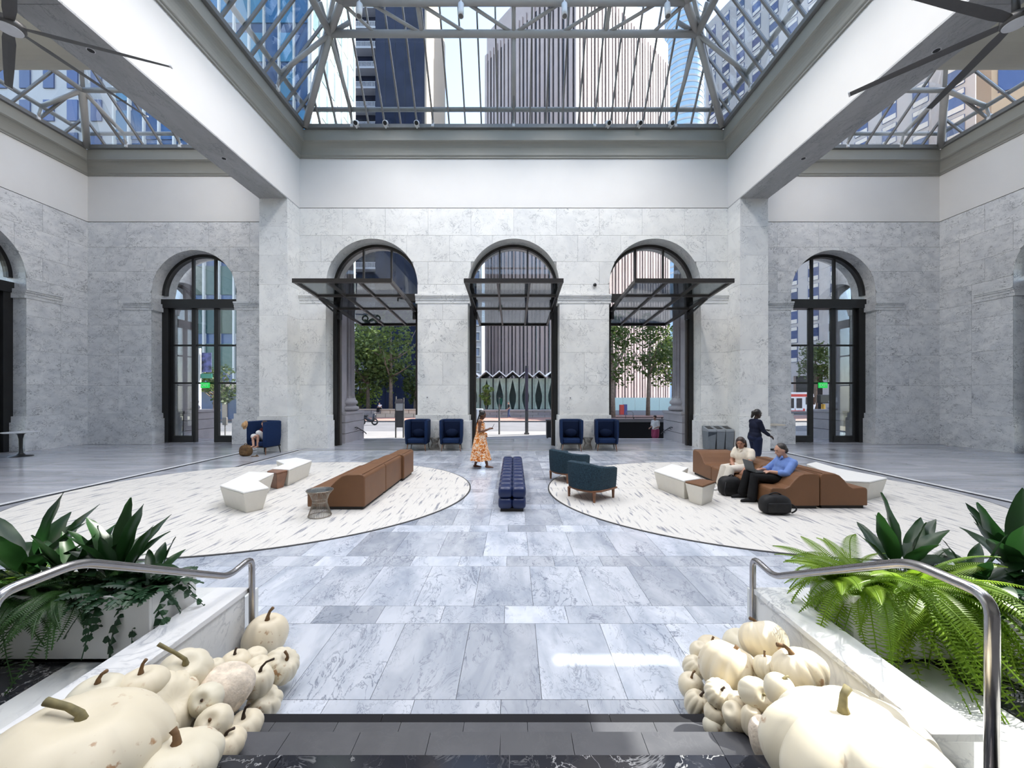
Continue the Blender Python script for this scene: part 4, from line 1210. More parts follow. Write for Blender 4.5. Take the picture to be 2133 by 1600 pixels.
# unseen fill floodlights added to brighten the side bays, hidden behind the beams
for s, sd in ((-1,'left'), (1,'right')):
    for y, lb in ((14.2,'far'), (12.3,'middle'), (4.0,'near')):
        p = V3((s*10.14, y, 12.72))
        T = thing('floodlight', 'added unseen fill floodlight on the inner kerb of the %s aisle skylight, %s one' % (sd, lb), 'light', tuple(p), 0, 'added aisle fill lights')
        MB().box(p.x-.09, p.x+.09, p.y-.12, p.y+.12, p.z-.08, p.z+.1).build('lamp_body', white_metal, T, bevel=.015)
        MB().box(p.x+s*.09, p.x+s*.098, p.y-.09, p.y+.09, p.z-.06, p.z+.07).build('lens', grey_metal, T)
        MB().box(p.x-.03, p.x+.03, p.y-.03, p.y+.03, 12.5, p.z-.08).build('foot', white_metal, T)
        ld = bpy.data.lights.new('aisle_fill', 'SPOT'); ld.energy = 230; ld.spot_size = R(140); ld.spot_blend = .8; ld.shadow_soft_size = .3; ld.color = (1,.95,.9)
        lo = bpy.data.objects.new('aisle_fill', ld); COL.objects.link(lo); lo.parent = T; lo.location = (s*.42,0,-.12)
        lo.rotation_euler = V3((-s*.75,0,.66)).to_track_quat('Z','Y').to_euler()
# exit signs
green_em, nt, N, L, bs = nodes_of('exit_green'); setp(bs, (.0,.35,.06), .4); bs.inputs['Emission Color'].default_value = (.02,.55,.08,1); bs.inputs['Emission Strength'].default_value = .55
txt_w = plain('exit_text', (.75,.9,.78), .4)
for s, lb in ((-1,'left'), (1,'right')):
    cx_ = -13.72 if s < 0 else 13.75
    T = thing('exit_sign', 'green exit sign hanging in the open door of the %s window' % lb, 'sign', (cx_,WS+.5,2.45), 0, 'exit signs')
    MB().box(cx_-.19, cx_+.19, WS+.47, WS+.52, 2.42, 2.66).build('sign_box', green_em, T)
    MB().box(cx_-.02, cx_+.02, WS+.48, WS+.64, 2.655, 2.69).build('bracket', black_metal, T)
    cu = bpy.data.curves.new('exit_text', 'FONT'); cu.body = 'EXIT'; cu.size = .17; cu.align_x = 'CENTER'; cu.align_y = 'CENTER'; cu.extrude = .003
    cu.materials.append(txt_w)
    to = bpy.data.objects.new('lettering_curve', cu); COL.objects.link(to)
    me = bpy.data.meshes.new_from_object(to); bpy.data.objects.remove(to)
    if not me.materials: me.materials.append(txt_w)
    o = link('lettering', me, T, (0, -.035, .09), (R(90),0,0))
# wall plates, dome camera, vent
for px, py, lb in ((890,828,'left of'), (1188,829,'right of')):
    p = at(px, py, WB-.012)
    T = thing('wall_plate', 'small white switch plate on the pier %s the middle doorway' % lb, 'switch', tuple(p), 0, 'wall plates')
    MB().box(p.x-.06, p.x+.06, WB-.014, WB-.0, p.z-.05, p.z+.05).build('plate', white_metal, T); MB().box(p.x-.02, p.x+.02, WB-.02, WB-.013, p.z-.02, p.z+.02).build('button', grey_metal, T)
p = at(1239, 593, WB-.05)
T = thing('dome_camera', 'round white dome camera on the pier right of the middle doorway', 'camera', tuple(p))
MB().tube([(p.x,WB,p.z),(p.x,WB-.05,p.z)], .09, 16).build('base', white_metal, T); MB().ellipsoid((p.x,WB-.06,p.z-.01), .07,.07,.07).build('dome', black_metal, T, smooth=True)
T = thing('wall_vent', 'square grey vent grille low on the left marble wall', 'vent', (-XW-.0,16.05,.3))
MB().box(-XW-.01, -XW+.012, 15.86, 16.24, .32, .36).build('frame', white_metal, T); MB().box(-XW-.01, -XW+.012, 15.86, 16.24, .62, .66).build('frame', white_metal, T)
for k in range(7): MB().box(-XW-.005, -XW+.008, 15.88, 16.22, .37+.036*k, .39+.036*k).build('slat', white_metal, T)

# handrails
def handrail(x, label, mirror):
    T = thing('handrail', label, 'handrail', (x,3.28,0), 0, 'stair handrails')
    pts = [(x,3.26,.0),(x,3.26,.775),(x,3.0,.765),(x,1.96,1.315),(x,1.66,1.315),(x,1.60,.9),(x,1.60,.45)]
    path = smooth_path([(x,3.26,.0),(x,3.26,.80),(x,2.99,.762),(x,1.965,1.318),(x,1.63,1.318),(x,1.63,.45)], .085, 6)
    MB().tube(path, .0235, 14).build('rail', steel, T, smooth=True)
    for yy, zz in ((3.26,0),(1.63,.45)):
        MB().lathe([(.05,zz+.001),(.05,zz+.012),(.03,zz+.016)], 18, (x,yy,0)).build('floor_flange', steel, T)
handrail(-2.195, 'brushed steel stair handrail in front of the shaded planter', 0)
handrail(2.005, 'brushed steel stair handrail in front of the sunlit ferns', 1)

# ================================================================== FURNITURE
# rugs
rug_m, nt, N, L, bs = nodes_of('rug')
setp(bs, (.72,.70,.67), .95, 0, .1)
ge = N.new('ShaderNodeNewGeometry'); mp = N.new('ShaderNodeMapping'); mp.inputs['Scale'].default_value = (15.0,1.5,1)
mp.inputs['Rotation'].default_value = (0,0,R(0))
L.new(ge.outputs['Position'], mp.inputs['Vector'])
no = N.new('ShaderNodeTexNoise'); no.inputs['Scale'].default_value = 1.25; no.inputs['Detail'].default_value = 3.5; no.inputs['Distortion'].default_value = .35; L.new(mp.outputs[0], no.inputs['Vector'])
mr = N.new('ShaderNodeMapRange'); mr.inputs['From Min'].default_value = .56; mr.inputs['From Max'].default_value = .68; L.new(no.outputs['Fac'], mr.inputs['Value'])
n2 = N.new('ShaderNodeTexNoise'); n2.inputs['Scale'].default_value = 60; L.new(ge.outputs['Position'], n2.inputs['Vector'])
mx = N.new('ShaderNodeMixRGB'); mx.inputs[1].default_value = (.74,.715,.67,1); mx.inputs[2].default_value = (.30,.305,.34,1); L.new(mr.outputs[0], mx.inputs[0])
m2 = N.new('ShaderNodeMixRGB'); m2.blend_type = 'MULTIPLY'; m2.inputs[0].default_value = .25; L.new(mx.outputs[0], m2.inputs[1]); L.new(n2.outputs['Fac'], m2.inputs[2])
L.new(m2.outputs[0], bs.inputs['Base Color'])
rug_edge = plain('rug_edge', (.05,.05,.05), .8)
for i, (cx_, cy_, a_, b_) in enumerate(RUGS):
    T = thing('rug', 'large oval cream rug with grey flecks under the %s' % ('two white benches and brown table' if i == 0 else 'seated couple and blue armchairs'), 'rug', (cx_,cy_,0), 0, 'oval rugs')
    ys = 8.88
    t0 = math.asin((ys-cy_)/b_)
    up = [(cx_+a_*math.cos(t), cy_+b_*math.sin(t)) for t in [t0+(PI-2*t0)*k/60 for k in range(61)]]
    dn = [(cx_+a_*math.cos(t), cy_+b_*math.sin(t)) for t in [PI-t0+(PI+2*t0)*k/60 for k in range(61)]]
    up = [(x, max(y, ys+.004)) for x, y in up]; dn = [(x, min(y, ys-.004)) for x, y in dn]
    for poly in (up, dn):
        MB().prism(poly, lambda p:(p[0],p[1],.0006), lambda p:(p[0],p[1],.012)).build('rug_section', rug_m, T)
    m = MB(); ring = []
    for k in range(121):
        t = 2*PI*k/120; c_, s_ = math.cos(t), math.sin(t)
        ring.append([(cx_+(a_+.001)*c_, cy_+(b_+.001)*s_, .0006), (cx_+(a_+.03)*c_, cy_+(b_+.03)*s_, .0006), (cx_+(a_+.03)*c_, cy_+(b_+.03)*s_, .009), (cx_+(a_+.001)*c_, cy_+(b_+.001)*s_, .013)])
    m.loft(ring, cap=False); m.build('edge_binding', rug_edge, T)
RZ = .0125                                   # top of the rugs

# brown leather sofas, made of modules with one sloping profile
leather = plain('tan_leather', (.165,.078,.036), .5, 0, .35, var=.07, vscale=2.5, bump=.15, bscale=90)
leather_side = leather
base_dark = plain('base_dark', (.015,.012,.01), .6)
PROF = [(0,.055),(0,.60),(.03,.645),(.10,.66),(.34,.655),(.44,.62),(.55,.53),(.65,.425),(.74,.385),(.90,.395),(1.02,.395),(1.06,.375),(1.07,.33),(1.07,.055)]
def sofa_module(T, f0, ln, k=1.0):
    """f(d, l, z) -> point; d from the back, l along"""
    f = lambda d, l, z: f0(d*k, l, z)
    mod = link('sofa_module', None, T)
    MB().prism(PROF, lambda p: f(p[0],.008,p[1]), lambda p: f(p[0],ln-.008,p[1])).build('upholstery', leather, mod, bevel=.022, bseg=3)
    m = MB(); m.hexa([f(.05,.04,.0), f(1.0,.04,.0), f(1.0,ln-.04,.0), f(.05,ln-.04,.0)], [f(.05,.04,.06), f(1.0,.04,.06), f(1.0,ln-.04,.06), f(.05,ln-.04,.06)])
    m.build('base', base_dark, mod)
    m = MB(); m.tube([f(.05,.02,.662), f(.05,ln-.02,.662)], .006, 6); m.build('piping', leather, mod)
T = thing('modular_sofa', 'brown leather sofa with its back turned beside the wire side table', 'sofa', (-3.2,8.8,RZ))
for y0, y1 in ((7.2,8.4), (8.4,9.58), (9.58,10.5)):
    off = .0 if y0 < 9 else .06
    sofa_module(T, lambda d,l,z,y0=y0,off=off: (-2.76-d+off, y0+l, RZ+z), y1-y0)
T = thing('modular_sofa', 'curved brown leather sofa on which the couple with the laptop sits', 'sofa', (5.2,8.8,RZ))
for y0, y1 in ((7.26,8.36), (8.36,9.45)):
    sofa_module(T, lambda d,l,z,y0=y0: (5.72-d, y0+l, RZ+z), y1-y0, .86)
sofa_module(T, lambda d,l,z: (4.80+l, 10.45-d, RZ+z), .92, .92)
T = thing('modular_sofa', 'brown leather sofa standing back to back with the couple sofa', 'sofa', (6.3,8.8,RZ))
for y0, y1 in ((7.28,8.3), (8.3,9.3)):
    sofa_module(T, lambda d,l,z,y0=y0: (5.75+d*.83, y0+l, RZ+z), y1-y0)

# faceted white benches
cream = plain('bench_cream', (.66,.63,.56), .45, var=.02)
seat_white = plain('bench_seat', (.80,.79,.76), .5, var=.015)
walnut = plain('walnut', (.22,.105,.06), .4, var=.2, vscale=7)
def bench(name, label, cat, pxs, z=.42, inset=.16, topmat=seat_white, bodymat=cream, group=None, toptxt='seat_pad', zb=RZ):
    pts = [on(x, y, z) for x, y in pxs]
    c = sum(pts, Vector()) / len(pts)
    T = thing(name, label, cat, (c.x,c.y,zb), 0, group)
    n = len(pts); top = []; bot = []
    area = sum(pts[i].x*pts[(i+1)%n].y - pts[(i+1)%n].x*pts[i].y for i in range(n))
    sgn = 1 if area > 0 else -1
    for i in range(n):
        a, b, d = pts[i-1], pts[i], pts[(i+1) % n]
        e1 = (b-a).normalized(); e2 = (d-b).normalized()
        n1 = Vector((-e1.y,e1.x,0))*sgn; n2 = Vector((-e2.y,e2.x,0))*sgn
        bi = (n1+n2); bi = bi/max(.35, bi.dot(bi)/1.0)*1.0 if bi.length > .01 else n1
        k = bi*inset
        if k.length > inset*1.5: k = k.normalized()*inset*1.5
        bot.append(Vector((b.x+k.x, b.y+k.y, zb))); top.append(Vector((b.x, b.y, z-.035)))
    m = MB(); m.add(bot+top, [tuple(range(n))[::-1], tuple(range(n,2*n))] + [(i,(i+1)%n,n+(i+1)%n,n+i) for i in range(n)])
    m.build('body', bodymat, T, bevel=.012)
    m = MB(); q = [Vector((p.x,p.y,z-.033)) for p in pts] + [Vector((p.x,p.y,z)) for p in pts]
    m.add(q, [tuple(range(n))[::-1], tuple(range(n,2*n))] + [(i,(i+1)%n,n+(i+1)%n,n+i) for i in range(n)])
    m.build(toptxt, topmat, T, bevel=.012)
    return T
bench('faceted_bench', 'white faceted bench nearer the shaded planter on the left rug', 'bench', [(458,1011),(507,1025),(560,1015),(538,1001),(571,985),(519,982)], group='white faceted benches')
bench('faceted_bench', 'white faceted bench farther off behind the small brown table', 'bench', [(575,959),(617,953),(650,959),(602,978),(567,976),(592,966)], group='white faceted benches')
bench('wedge_table', 'small dark brown wedge table between two white benches', 'table', [(556,981.5),(568,977),(600,979.2),(576,985)], .40, .13, walnut, walnut, toptxt='table_top')
bench('faceted_bench', 'white faceted bench in front of the curved sofa, brown topped table at its end', 'bench', [(1362,980),(1425,1001),(1460,996),(1421,981.5),(1434,974),(1399,966)], group='white faceted benches')
bench('wedge_table', 'white wedge table with brown leather top beside the seated woman', 'table', [(1427,1002.5),(1464,1012),(1491,1002.5),(1463,997)], .42, .11, leather, cream, toptxt='table_top')
bench('faceted_bench', 'long white faceted bench behind the sofas beside the dark floor line', 'bench', [(1762,1001),(1812,1003),(1848,995),(1745,975),(1700,962),(1680,966)], group='white faceted benches', zb=.0005 if False else RZ)

# navy tufted bench: rounded pads
navy = plain('navy_leather', (.009,.019,.075), .34, 0, .5, var=.08, vscale=4, bump=.08, bscale=70)
T = thing('tufted_bench', 'long navy blue tufted bench in the middle of the floor', 'bench', (-.03,8.9,0))
MB().box(-.24,.18,7.16,10.62,.0,.06).build('plinth', base_dark, T)
def pad_mesh(w, l, h):
    m = MB(); seg, rng = 16, 10; rings = []
    sp = lambda v, e: math.copysign(abs(v)**e, v)
    for k in range(rng+1):
        t = -PI/2+PI*k/rng; ring = []
        for i in range(seg):
            a = 2*PI*i/seg
            ring.append((w*sp(math.cos(t),.5)*sp(math.cos(a),.42), l*sp(math.cos(t),.5)*sp(math.sin(a),.42), h*sp(math.sin(t),.72)))
        rings.append(ring)
    m.loft(rings); return m
pm = None
for k in range(10):
    for i in range(2):
        for j in range(2):
            loc = (-.125+.25*i, -1.61+.357*k, .15+.20*j)
            if pm is None:
                o = pad_mesh(.135,.189,.112).build('tufted_pad', navy, T, world=False, smooth=True); pm = o.data; o.location = loc
            else: link('tufted_pad', pm, T, loc)

# blue tub armchairs
teal = plain('teal_weave', (.016,.038,.056), .8, 0, .3, var=.55, vscale=55, bump=.6, bscale=120)
teal_in = plain('teal_inside', (.014,.035,.068), .75, 0, .3, var=.2, vscale=40)
wood = plain('chair_wood', (.20,.085,.04), .45, var=.2, vscale=9)
def tub_chair(label, loc, rz, s=1.0):
    T = thing('armchair', label, 'armchair', loc, rz, 'blue tub armchairs')
    path = [(-.40,.34),(-.41,.10),(-.39,-.18),(-.30,-.34),(-.14,-.41),(0,-.42),(.14,-.41),(.30,-.34),(.39,-.18),(.41,.10),(.40,.34)]
    hs = [.66,.68,.72,.77,.79,.79,.79,.77,.72,.68,.66]
    out = []; 
    for (x, y), h in zip(path, hs):
        r = math.hypot(x, y); k = (r-.10)/r
        out.append([(x*s,y*s,.235),(x*1.04*s,y*1.04*s,.5),(x*1.05*s,y*1.05*s,h-.03),(x*(k+1)/2*1.02*s,y*(k+1)/2*1.02*s,h),(x*k*s,y*k*s,h-.03),(x*k*s,y*k*s,.40),(x*k*s,y*k*s,.235)])
    m = MB(); m.loft(out); m.build('shell', teal, T, world=False, smooth=True, bevel=.01)
    m = MB(); m.prism([(-.30,.40),(-.31,-.1),(-.22,-.28),(0,-.33),(.22,-.28),(.31,-.1),(.30,.40)], lambda p:(p[0]*s,p[1]*s,.27), lambda p:(p[0]*s,p[1]*s,.44)); m.build('seat_cushion', teal_in, T, world=False, bevel=.04, bseg=3)
    m = MB(); m.prism([(-.40,.38),(-.41,-.15),(-.30,-.34),(0,-.41),(.30,-.34),(.41,-.15),(.40,.38)], lambda p:(p[0]*s,p[1]*s,.195), lambda p:(p[0]*s,p[1]*s,.236)); m.build('base_frame', wood, T, world=False, bevel=.008)
    for x, y in ((-.34,.32),(.34,.32),(-.33,-.29),(.33,-.29)):
        m = MB(); m.hexa([(x-.016,y-.016,0),(x+.016,y-.016,0),(x+.016,y+.016,0),(x-.016,y+.016,0)], [(x-.023,y-.023,.2),(x+.023,y-.023,.2),(x+.023,y+.023,.2),(x-.023,y+.023,.2)]); m.build('leg', wood, T, world=False)
tub_chair('dark blue tub armchair nearer the camera, its back turned', (1.60,8.12,RZ), R(-50))
tub_chair('dark blue tub armchair farther off behind the other tub chair', (1.36,9.75,RZ), R(-58))

# navy wing chairs
blue_fab = plain('navy_fabric', (.007,.021,.068), .8, 0, .2, var=.12, vscale=30, bump=.3, bscale=160)
blue_in = plain('navy_fabric_inside', (.005,.013,.042), .85, 0, .2, var=.12, vscale=30)
def wing_chair():
    T = thing('wing_chair', 'navy wing chair', 'armchair', (0,0,0), 0, 'navy wing chairs')
    path = [(-.43,-.36),(-.44,.05),(-.42,.26),(-.34,.36),(-.15,.39),(.15,.39),(.34,.36),(.42,.26),(.44,.05),(.43,-.36)]
    out = []
    for x, y in path:
        r = math.hypot(x, y); ix, iy = (x-math.copysign(.09,x), y) if abs(y) < .3 else (x*.8, y-.09)
        k = .93
        out.append([(x*k,y*k,.28),(x,y,.6),(x*1.01,y*1.01,1.15),((x+ix)/2,(y+iy)/2,1.185),(ix,iy,1.15),(ix,iy,.45),(ix*k,iy*k,.28)])
    m = MB(); m.loft(out); m.build('wing_shell', blue_fab, T, world=False, smooth=True, bevel=.015)
    m = MB(); m.box(-.335,.335,-.38,.28,.30,.47); m.build('seat_cushion', blue_fab, T, world=False, bevel=.05, bseg=3)
    m = MB(); m.box(-.33,.33,.17,.30,.46,1.12); m.build('back_cushion', blue_in, T, world=False, bevel=.05, bseg=3)
    m = MB(); m.ellipsoid((0,.10,.64), .25,.09,.17); m.build('lumbar_pillow', blue_in, T, world=False, smooth=True)
    m = MB(); m.box(-.36,.36,-.34,.32,.255,.30); m.build('base_frame', base_dark, T, world=False)
    for x, y in ((-.32,-.30),(.32,-.30),(-.32,.28),(.32,.28)):
        m = MB(); m.tube([(x,y,.26),(x*1.12,y*1.12,0)], [.022,.013], 8); m.build('leg', black_metal if y > 0 else wood, T, world=False, smooth=True)
    return T
wc = wing_chair()
spots = [(-3.67,14.95,0,'navy wing chair beside the left doorway, left of its wire table'), (-2.38,14.95,R(4),'navy wing chair behind the walking woman, right of its wire table'),
         (2.20,14.95,R(-3),'navy wing chair beside the middle doorway, left of its wire table'), (3.55,14.95,R(-6),'navy wing chair beside the stair pit doorway, right of its wire table'),
         (-9.02,14.12,R(-13),'navy wing chair at the left pillar with a straw hat and a reader')]
for i, (x, y, rz, lb) in enumerate(spots):
    o = wc if i == 0 else copy_tree(wc)
    place(o, (x,y,0), rz, lb)

# wire side tables
wire = plain('wire_bronze', (.30,.26,.22), .3, .8)
wire_glass = glass('table_glass', (.85,.85,.82), .9)
def wire_table():
    T = thing('side_table', 'wire side table', 'table', (0,0,0), 0, 'wire side tables')
    m = MB(); prof = [(.19,.01),(.16,.10),(.12,.22),(.12,.28),(.155,.38),(.22,.455)]
    for k in range(40):
        a = 2*PI*k/40
        m.tube([(r*math.cos(a+.02*i), r*math.sin(a+.02*i), z) for i, (r, z) in enumerate(prof)], .0042, 4)
    m.build('wire_cage', wire, T, world=False)
    for nm, r, z in (('base_ring',.188,.012),('waist_ring',.117,.25),('top_ring',.218,.456)):
        ring = [[((r+.007*math.cos(b))*math.cos(a), (r+.007*math.cos(b))*math.sin(a), z+.007*math.sin(b)) for b in [2*PI*j/6 for j in range(6)]] for a in [2*PI*i/32 for i in range(33)]]
        m = MB(); m.loft(ring, cap=False); m.build(nm, wire, T, world=False, smooth=True)
    MB().lathe([(.205,.452),(.205,.462)], 32).build('glass_top', wire_glass, T, world=False)
    return T
wt = wire_table()
for i, (x, y, z, lb) in enumerate(((-3.42,6.86,RZ,'bronze wire side table with glass top beside the brown sofa'), (-3.06,15.1,0,'bronze wire side table between wing chairs left of middle doorway'), (2.87,15.1,0,'bronze wire side table between wing chairs right of middle doorway'))):
    o = wt if i == 0 else copy_tree(wt)
    place(o, (x,y,z), 0, lb)

# recycling bins
bin_grey = plain('bin_grey', (.17,.19,.21), .5, var=.05); bin_lid = plain('bin_lid', (.24,.26,.28), .45, var=.04)
liner = glass('bin_liner', (.75,.8,.85), 1.5, .25)
for i, lb in enumerate(('leftmost of the three, with its clear liner showing', 'middle of the three', 'rightmost of the three, next to the pillar')):
    x0 = 7.46+.345*i
    T = thing('recycling_bin', 'grey slim recycling bin beside the pillar, ' + lb, 'bin', (x0+.16,15.15,0), 0, 'recycling bins')
    m = MB(); m.hexa([(x0+.03,14.98,0),(x0+.30,14.98,0),(x0+.30,15.38,0),(x0+.03,15.38,0)], [(x0,14.93,.70),(x0+.33,14.93,.70),(x0+.33,15.42,.70),(x0,15.42,.70)]); m.build('bin_body', bin_grey, T, bevel=.012)
    m = MB(); m.hexa([(x0-.005,14.92,.70),(x0+.335,14.92,.70),(x0+.335,15.43,.70),(x0-.005,15.43,.70)], [(x0,14.94,.78),(x0+.33,14.94,.78),(x0+.33,15.42,.90),(x0,15.42,.90)]); m.build('lid', bin_lid, T, bevel=.012)
    m = MB(); m.hexa([(x0+.06,15.02,.80),(x0+.27,15.02,.80),(x0+.27,15.33,.878),(x0+.06,15.33,.878)], [(x0+.06,15.02,.806),(x0+.27,15.02,.806),(x0+.27,15.33,.884),(x0+.06,15.33,.884)]); m.build('slot', black_metal, T)
    m = MB(); m.hexa([(x0+.012,14.935,.52),(x0+.32,14.935,.62),(x0+.32,14.93,.69),(x0+.012,14.93,.69)], [(x0+.012,14.925,.52),(x0+.32,14.925,.62),(x0+.32,14.92,.69),(x0+.012,14.92,.69)])
    if i == 0: m.build('clear_liner', liner, T)
    MB().box(x0+.04,x0+.05,14.955,14.975,.05,.6).build('rib', bin_lid, T)
# ledge table by the right pillar and tulip table on the left
T = thing('ledge_table', 'small stone topped ledge table beside the right pillar', 'table', (10.05,15.2,0))
MB().box(9.72,10.42,14.9,15.55,.93,.985).build('table_top', plain('ledge_top', (.55,.50,.42), .4, var=.05), T, bevel=.008); MB().box(9.76,10.16,15.0,15.5,.05,.93).build('pedestal', wall_marble, T); MB().box(9.72,10.2,14.97,15.53,0,.05).build('foot', black_metal, T)
T = thing('tulip_table', 'round white topped tulip table with black stem at left edge', 'table', (-17.05,13.45,0))
MB().lathe([(.40,.815),(.44,.835),(.44,.845)], 40, (-17.05,13.45,0)).build('table_top', white_metal, T)
MB().lathe([(.30,.002),(.28,.02),(.12,.05),(.06,.12),(.045,.3),(.05,.6),(.08,.76),(.16,.815)], 28, (-17.05,13.45,0)).build('pedestal', black_metal, T, smooth=True)
# ================================================================== PEOPLE
def blob(mb, name, mat, parent, voxel=.011, smooth=3):
    o = mb.build(name, mat, parent, world=False, smooth=True)
    r = o.modifiers.new('remesh', 'REMESH'); r.mode = 'VOXEL'; r.voxel_size = voxel; r.use_smooth_shade = True
    if smooth:
        s = o.modifiers.new('smooth', 'SMOOTH'); s.factor = .5; s.iterations = smooth
    return o
def skinmat(name, col): return plain(name, col, .5, 0, .4, var=.06, vscale=9)
skin_dark = skinmat('skin_deep', (.13,.055,.03)); skin_tan = skinmat('skin_tan', (.38,.19,.12)); skin_lt = skinmat('skin_light', (.48,.27,.19)); skin_vdark = skinmat('skin_very_deep', (.035,.018,.012))
hair_blk = plain('hair_black', (.012,.009,.008), .45, var=.3, vscale=60); hair_brn = plain('hair_brown', (.03,.015,.01), .45, var=.3, vscale=60); hair_gry = plain('hair_dark_grey', (.035,.03,.028), .5, var=.4, vscale=60)
eye_m = plain('eye_dark', (.01,.008,.008), .2); lip_m = plain('lips', (.22,.06,.05), .5)
V = Vector
def hand(m, wrist, d, up, side, curl=.6):
    """palm and five fingers; d = pointing direction, up = back-of-hand normal, side = +1 thumb on left"""
    d = V(d).normalized(); up = V(up); up = (up - d*up.dot(d)).normalized(); s = d.cross(up)*side; w = V(wrist)
    m.caps([w, w+d*.045, w+d*.085], [.024,.032,.03], 8)
    m.caps([w+d*.05-s*.018, w+d*.085-s*.022], [.022,.02], 8); m.caps([w+d*.05+s*.018, w+d*.085+s*.022], [.022,.02], 8)
    for i, (o, ln) in enumerate(((-.030,.060),(-.010,.075),(.011,.07),(.030,.055))):
        b = w+d*.085+s*o; c1 = b+d*ln*.45-up*ln*.12*curl; c2 = c1+d*ln*.3-up*ln*.35*curl; c3 = c2+d*ln*.12-up*ln*.35*curl
        m.caps([b,c1,c2,c3], [.0115,.0105,.0098,.009], 7)
    t = w+d*.03-s*.03; m.caps([t, t+d*.03-s*.022-up*.008, t+d*.06-s*.026-up*.018], [.0135,.012,.010], 7)
def head_parts(m, c, yaw, pitch, k=1.0, roll=0):
    rot = Matrix.Rotation(yaw,3,'Z') @ Matrix.Rotation(pitch,3,'Y') @ Matrix.Rotation(roll,3,'X')
    c = V(c); P = lambda x,y,z: c + rot @ V((x*k,y*k,z*k))
    m.ellipsoid(P(0,0,.025), .096*k,.077*k,.105*k, 16, 12, rot)
    m.ellipsoid(P(.028,0,-.045), .066*k,.058*k,.07*k, 14, 10, rot)
    m.ellipsoid(P(.062,0,-.088), .028*k,.03*k,.022*k, 10, 8, rot)
    m.caps([P(.088,0,.022), P(.108,0,-.022)], [.010*k,.0135*k], 8)
    m.ellipsoid(P(.082,0,.045), .02*k,.055*k,.012*k, 10, 6, rot)
    m.ellipsoid(P(.083,0,-.056), .016*k,.024*k,.011*k, 10, 6, rot)
    for s in (-1,1): m.ellipsoid(P(-.004,s*.079,-.004), .018*k,.010*k,.03*k, 8, 6, rot)
    return P, rot
def face(T, P, rot, k=1.0):
    for s in (-1,1):
        m = MB(); m.ellipsoid(P(.080,s*.033,.022), .010*k,.014*k,.007*k, 8, 6, rot); m.build('eye', eye_m, T, world=False, smooth=True)
        m = MB(); m.caps([P(.085,s*.018,.044), P(.077,s*.048,.044)], [.0045*k,.0035*k], 6); m.build('eyebrow', eye_m, T, world=False)
    m = MB(); m.caps([P(.088,-.018,-.056), P(.092,0,-.056), P(.088,.018,-.056)], [.0045*k,.006*k,.0045*k], 6); m.build('lips', lip_m, T, world=False, smooth=True)
def limb(m, pts, rs, g=0): m.caps(pts, [r+g for r in rs], 12)
def torso(m, pel, chest, neck, shl, shr, g=0, w=1.0, dpt=1.0):
    pel, chest, neck = V(pel), V(chest), V(neck); ax = (chest-pel).normalized()
    side = (V(shl)-V(shr)).normalized(); fw = side.cross(ax).normalized()
    rot = Matrix((fw, side, ax)).transposed()
    m.ellipsoid(pel+ax*.01, (.125*dpt+g), .168*w+g, .125+g, 18, 12, rot)
    m.ellipsoid((pel+chest)/2, .108*dpt+g, .142*w+g, .17+g, 18, 12, rot)
    m.ellipsoid(chest+ax*.02, .118*dpt+g, .160*w+g, .17+g, 18, 12, rot)
    m.caps([V(shl), chest+ax*.13, V(shr)], [.055+g,.075+g,.055+g], 12)
    return rot, fw, ax, side

orange_print, nt, N, L, bs = nodes_of('orange_print')
setp(bs, (.7,.3,.06), .8, 0, .2)
tc = N.new('ShaderNodeTexCoord'); no = N.new('ShaderNodeTexNoise'); no.inputs['Scale'].default_value = 9; no.inputs['Detail'].default_value = 2; no.inputs['Distortion'].default_value = 2.2; L.new(tc.outputs['Object'], no.inputs['Vector'])
cr = N.new('ShaderNodeValToRGB'); e = cr.color_ramp.elements
e[0].position = .36; e[0].color = (.38,.10,.03,1); e[1].position = .46; e[1].color = (.78,.27,.05,1)
for p_, c_ in ((.52,(.80,.42,.18,1)),(.55,(.82,.74,.62,1)),(.62,(.80,.70,.58,1)),(.66,(.62,.20,.05,1))):
    q = e.new(p_); q.color = c_
L.new(no.outputs['Fac'], cr.inputs['Fac']); L.new(cr.outputs[0], bs.inputs['Base Color'])

# --- walking woman in the orange dress, looking at her phone
T = thing('person', 'woman in orange patterned dress walking and looking at her phone', 'person', (-.97,11.35,0), 0)
m = MB()
sl, sr = (0,.165,1.345), (0,-.165,1.345)
rot, fw, ax, sd = torso(m, (0,0,.95), (.0,0,1.22), (.01,0,1.40), sl, sr, 0, .95)
m.caps([(0,0,1.36),(.02,0,1.47)], [.052,.046], 12)
limb(m, [(-.01,.085,.92),(-.02,.085,.5),(-.16,.085,.09)], [.088,.058,.038]); limb(m, [(.01,-.085,.92),(.10,-.085,.5),(.20,-.085,.10)], [.088,.058,.038])
for (x, y, dz) in ((-.16,.085,.0),(.20,-.085,.012)):
    m.caps([(x-.03,y,.045+dz),(x+.06,y,.035+dz),(x+.17,y,.02+dz)], [.036,.034,.018], 10)
limb(m, [sl,(-.02,.20,1.08),(.18,.13,1.10),(.23,.11,1.12)], [.05,.043,.033,.026]); limb(m, [sr,(-.02,-.21,1.08),(.17,-.15,1.11),(.22,-.13,1.13)], [.05,.043,.033,.026])
hand(m, (.23,.11,1.12), (.85,-.3,.35), (.2,.2,1), 1, .5); hand(m, (.22,-.13,1.13), (.85,.25,.40), (-.3,0,1), -1, .9)
P_, hr = head_parts(m, (.055,0,1.535), 0, R(22), .98)
blob(m, 'body', skin_dark, T, .010)
face(T, P_, hr)
m = MB(); rings = []
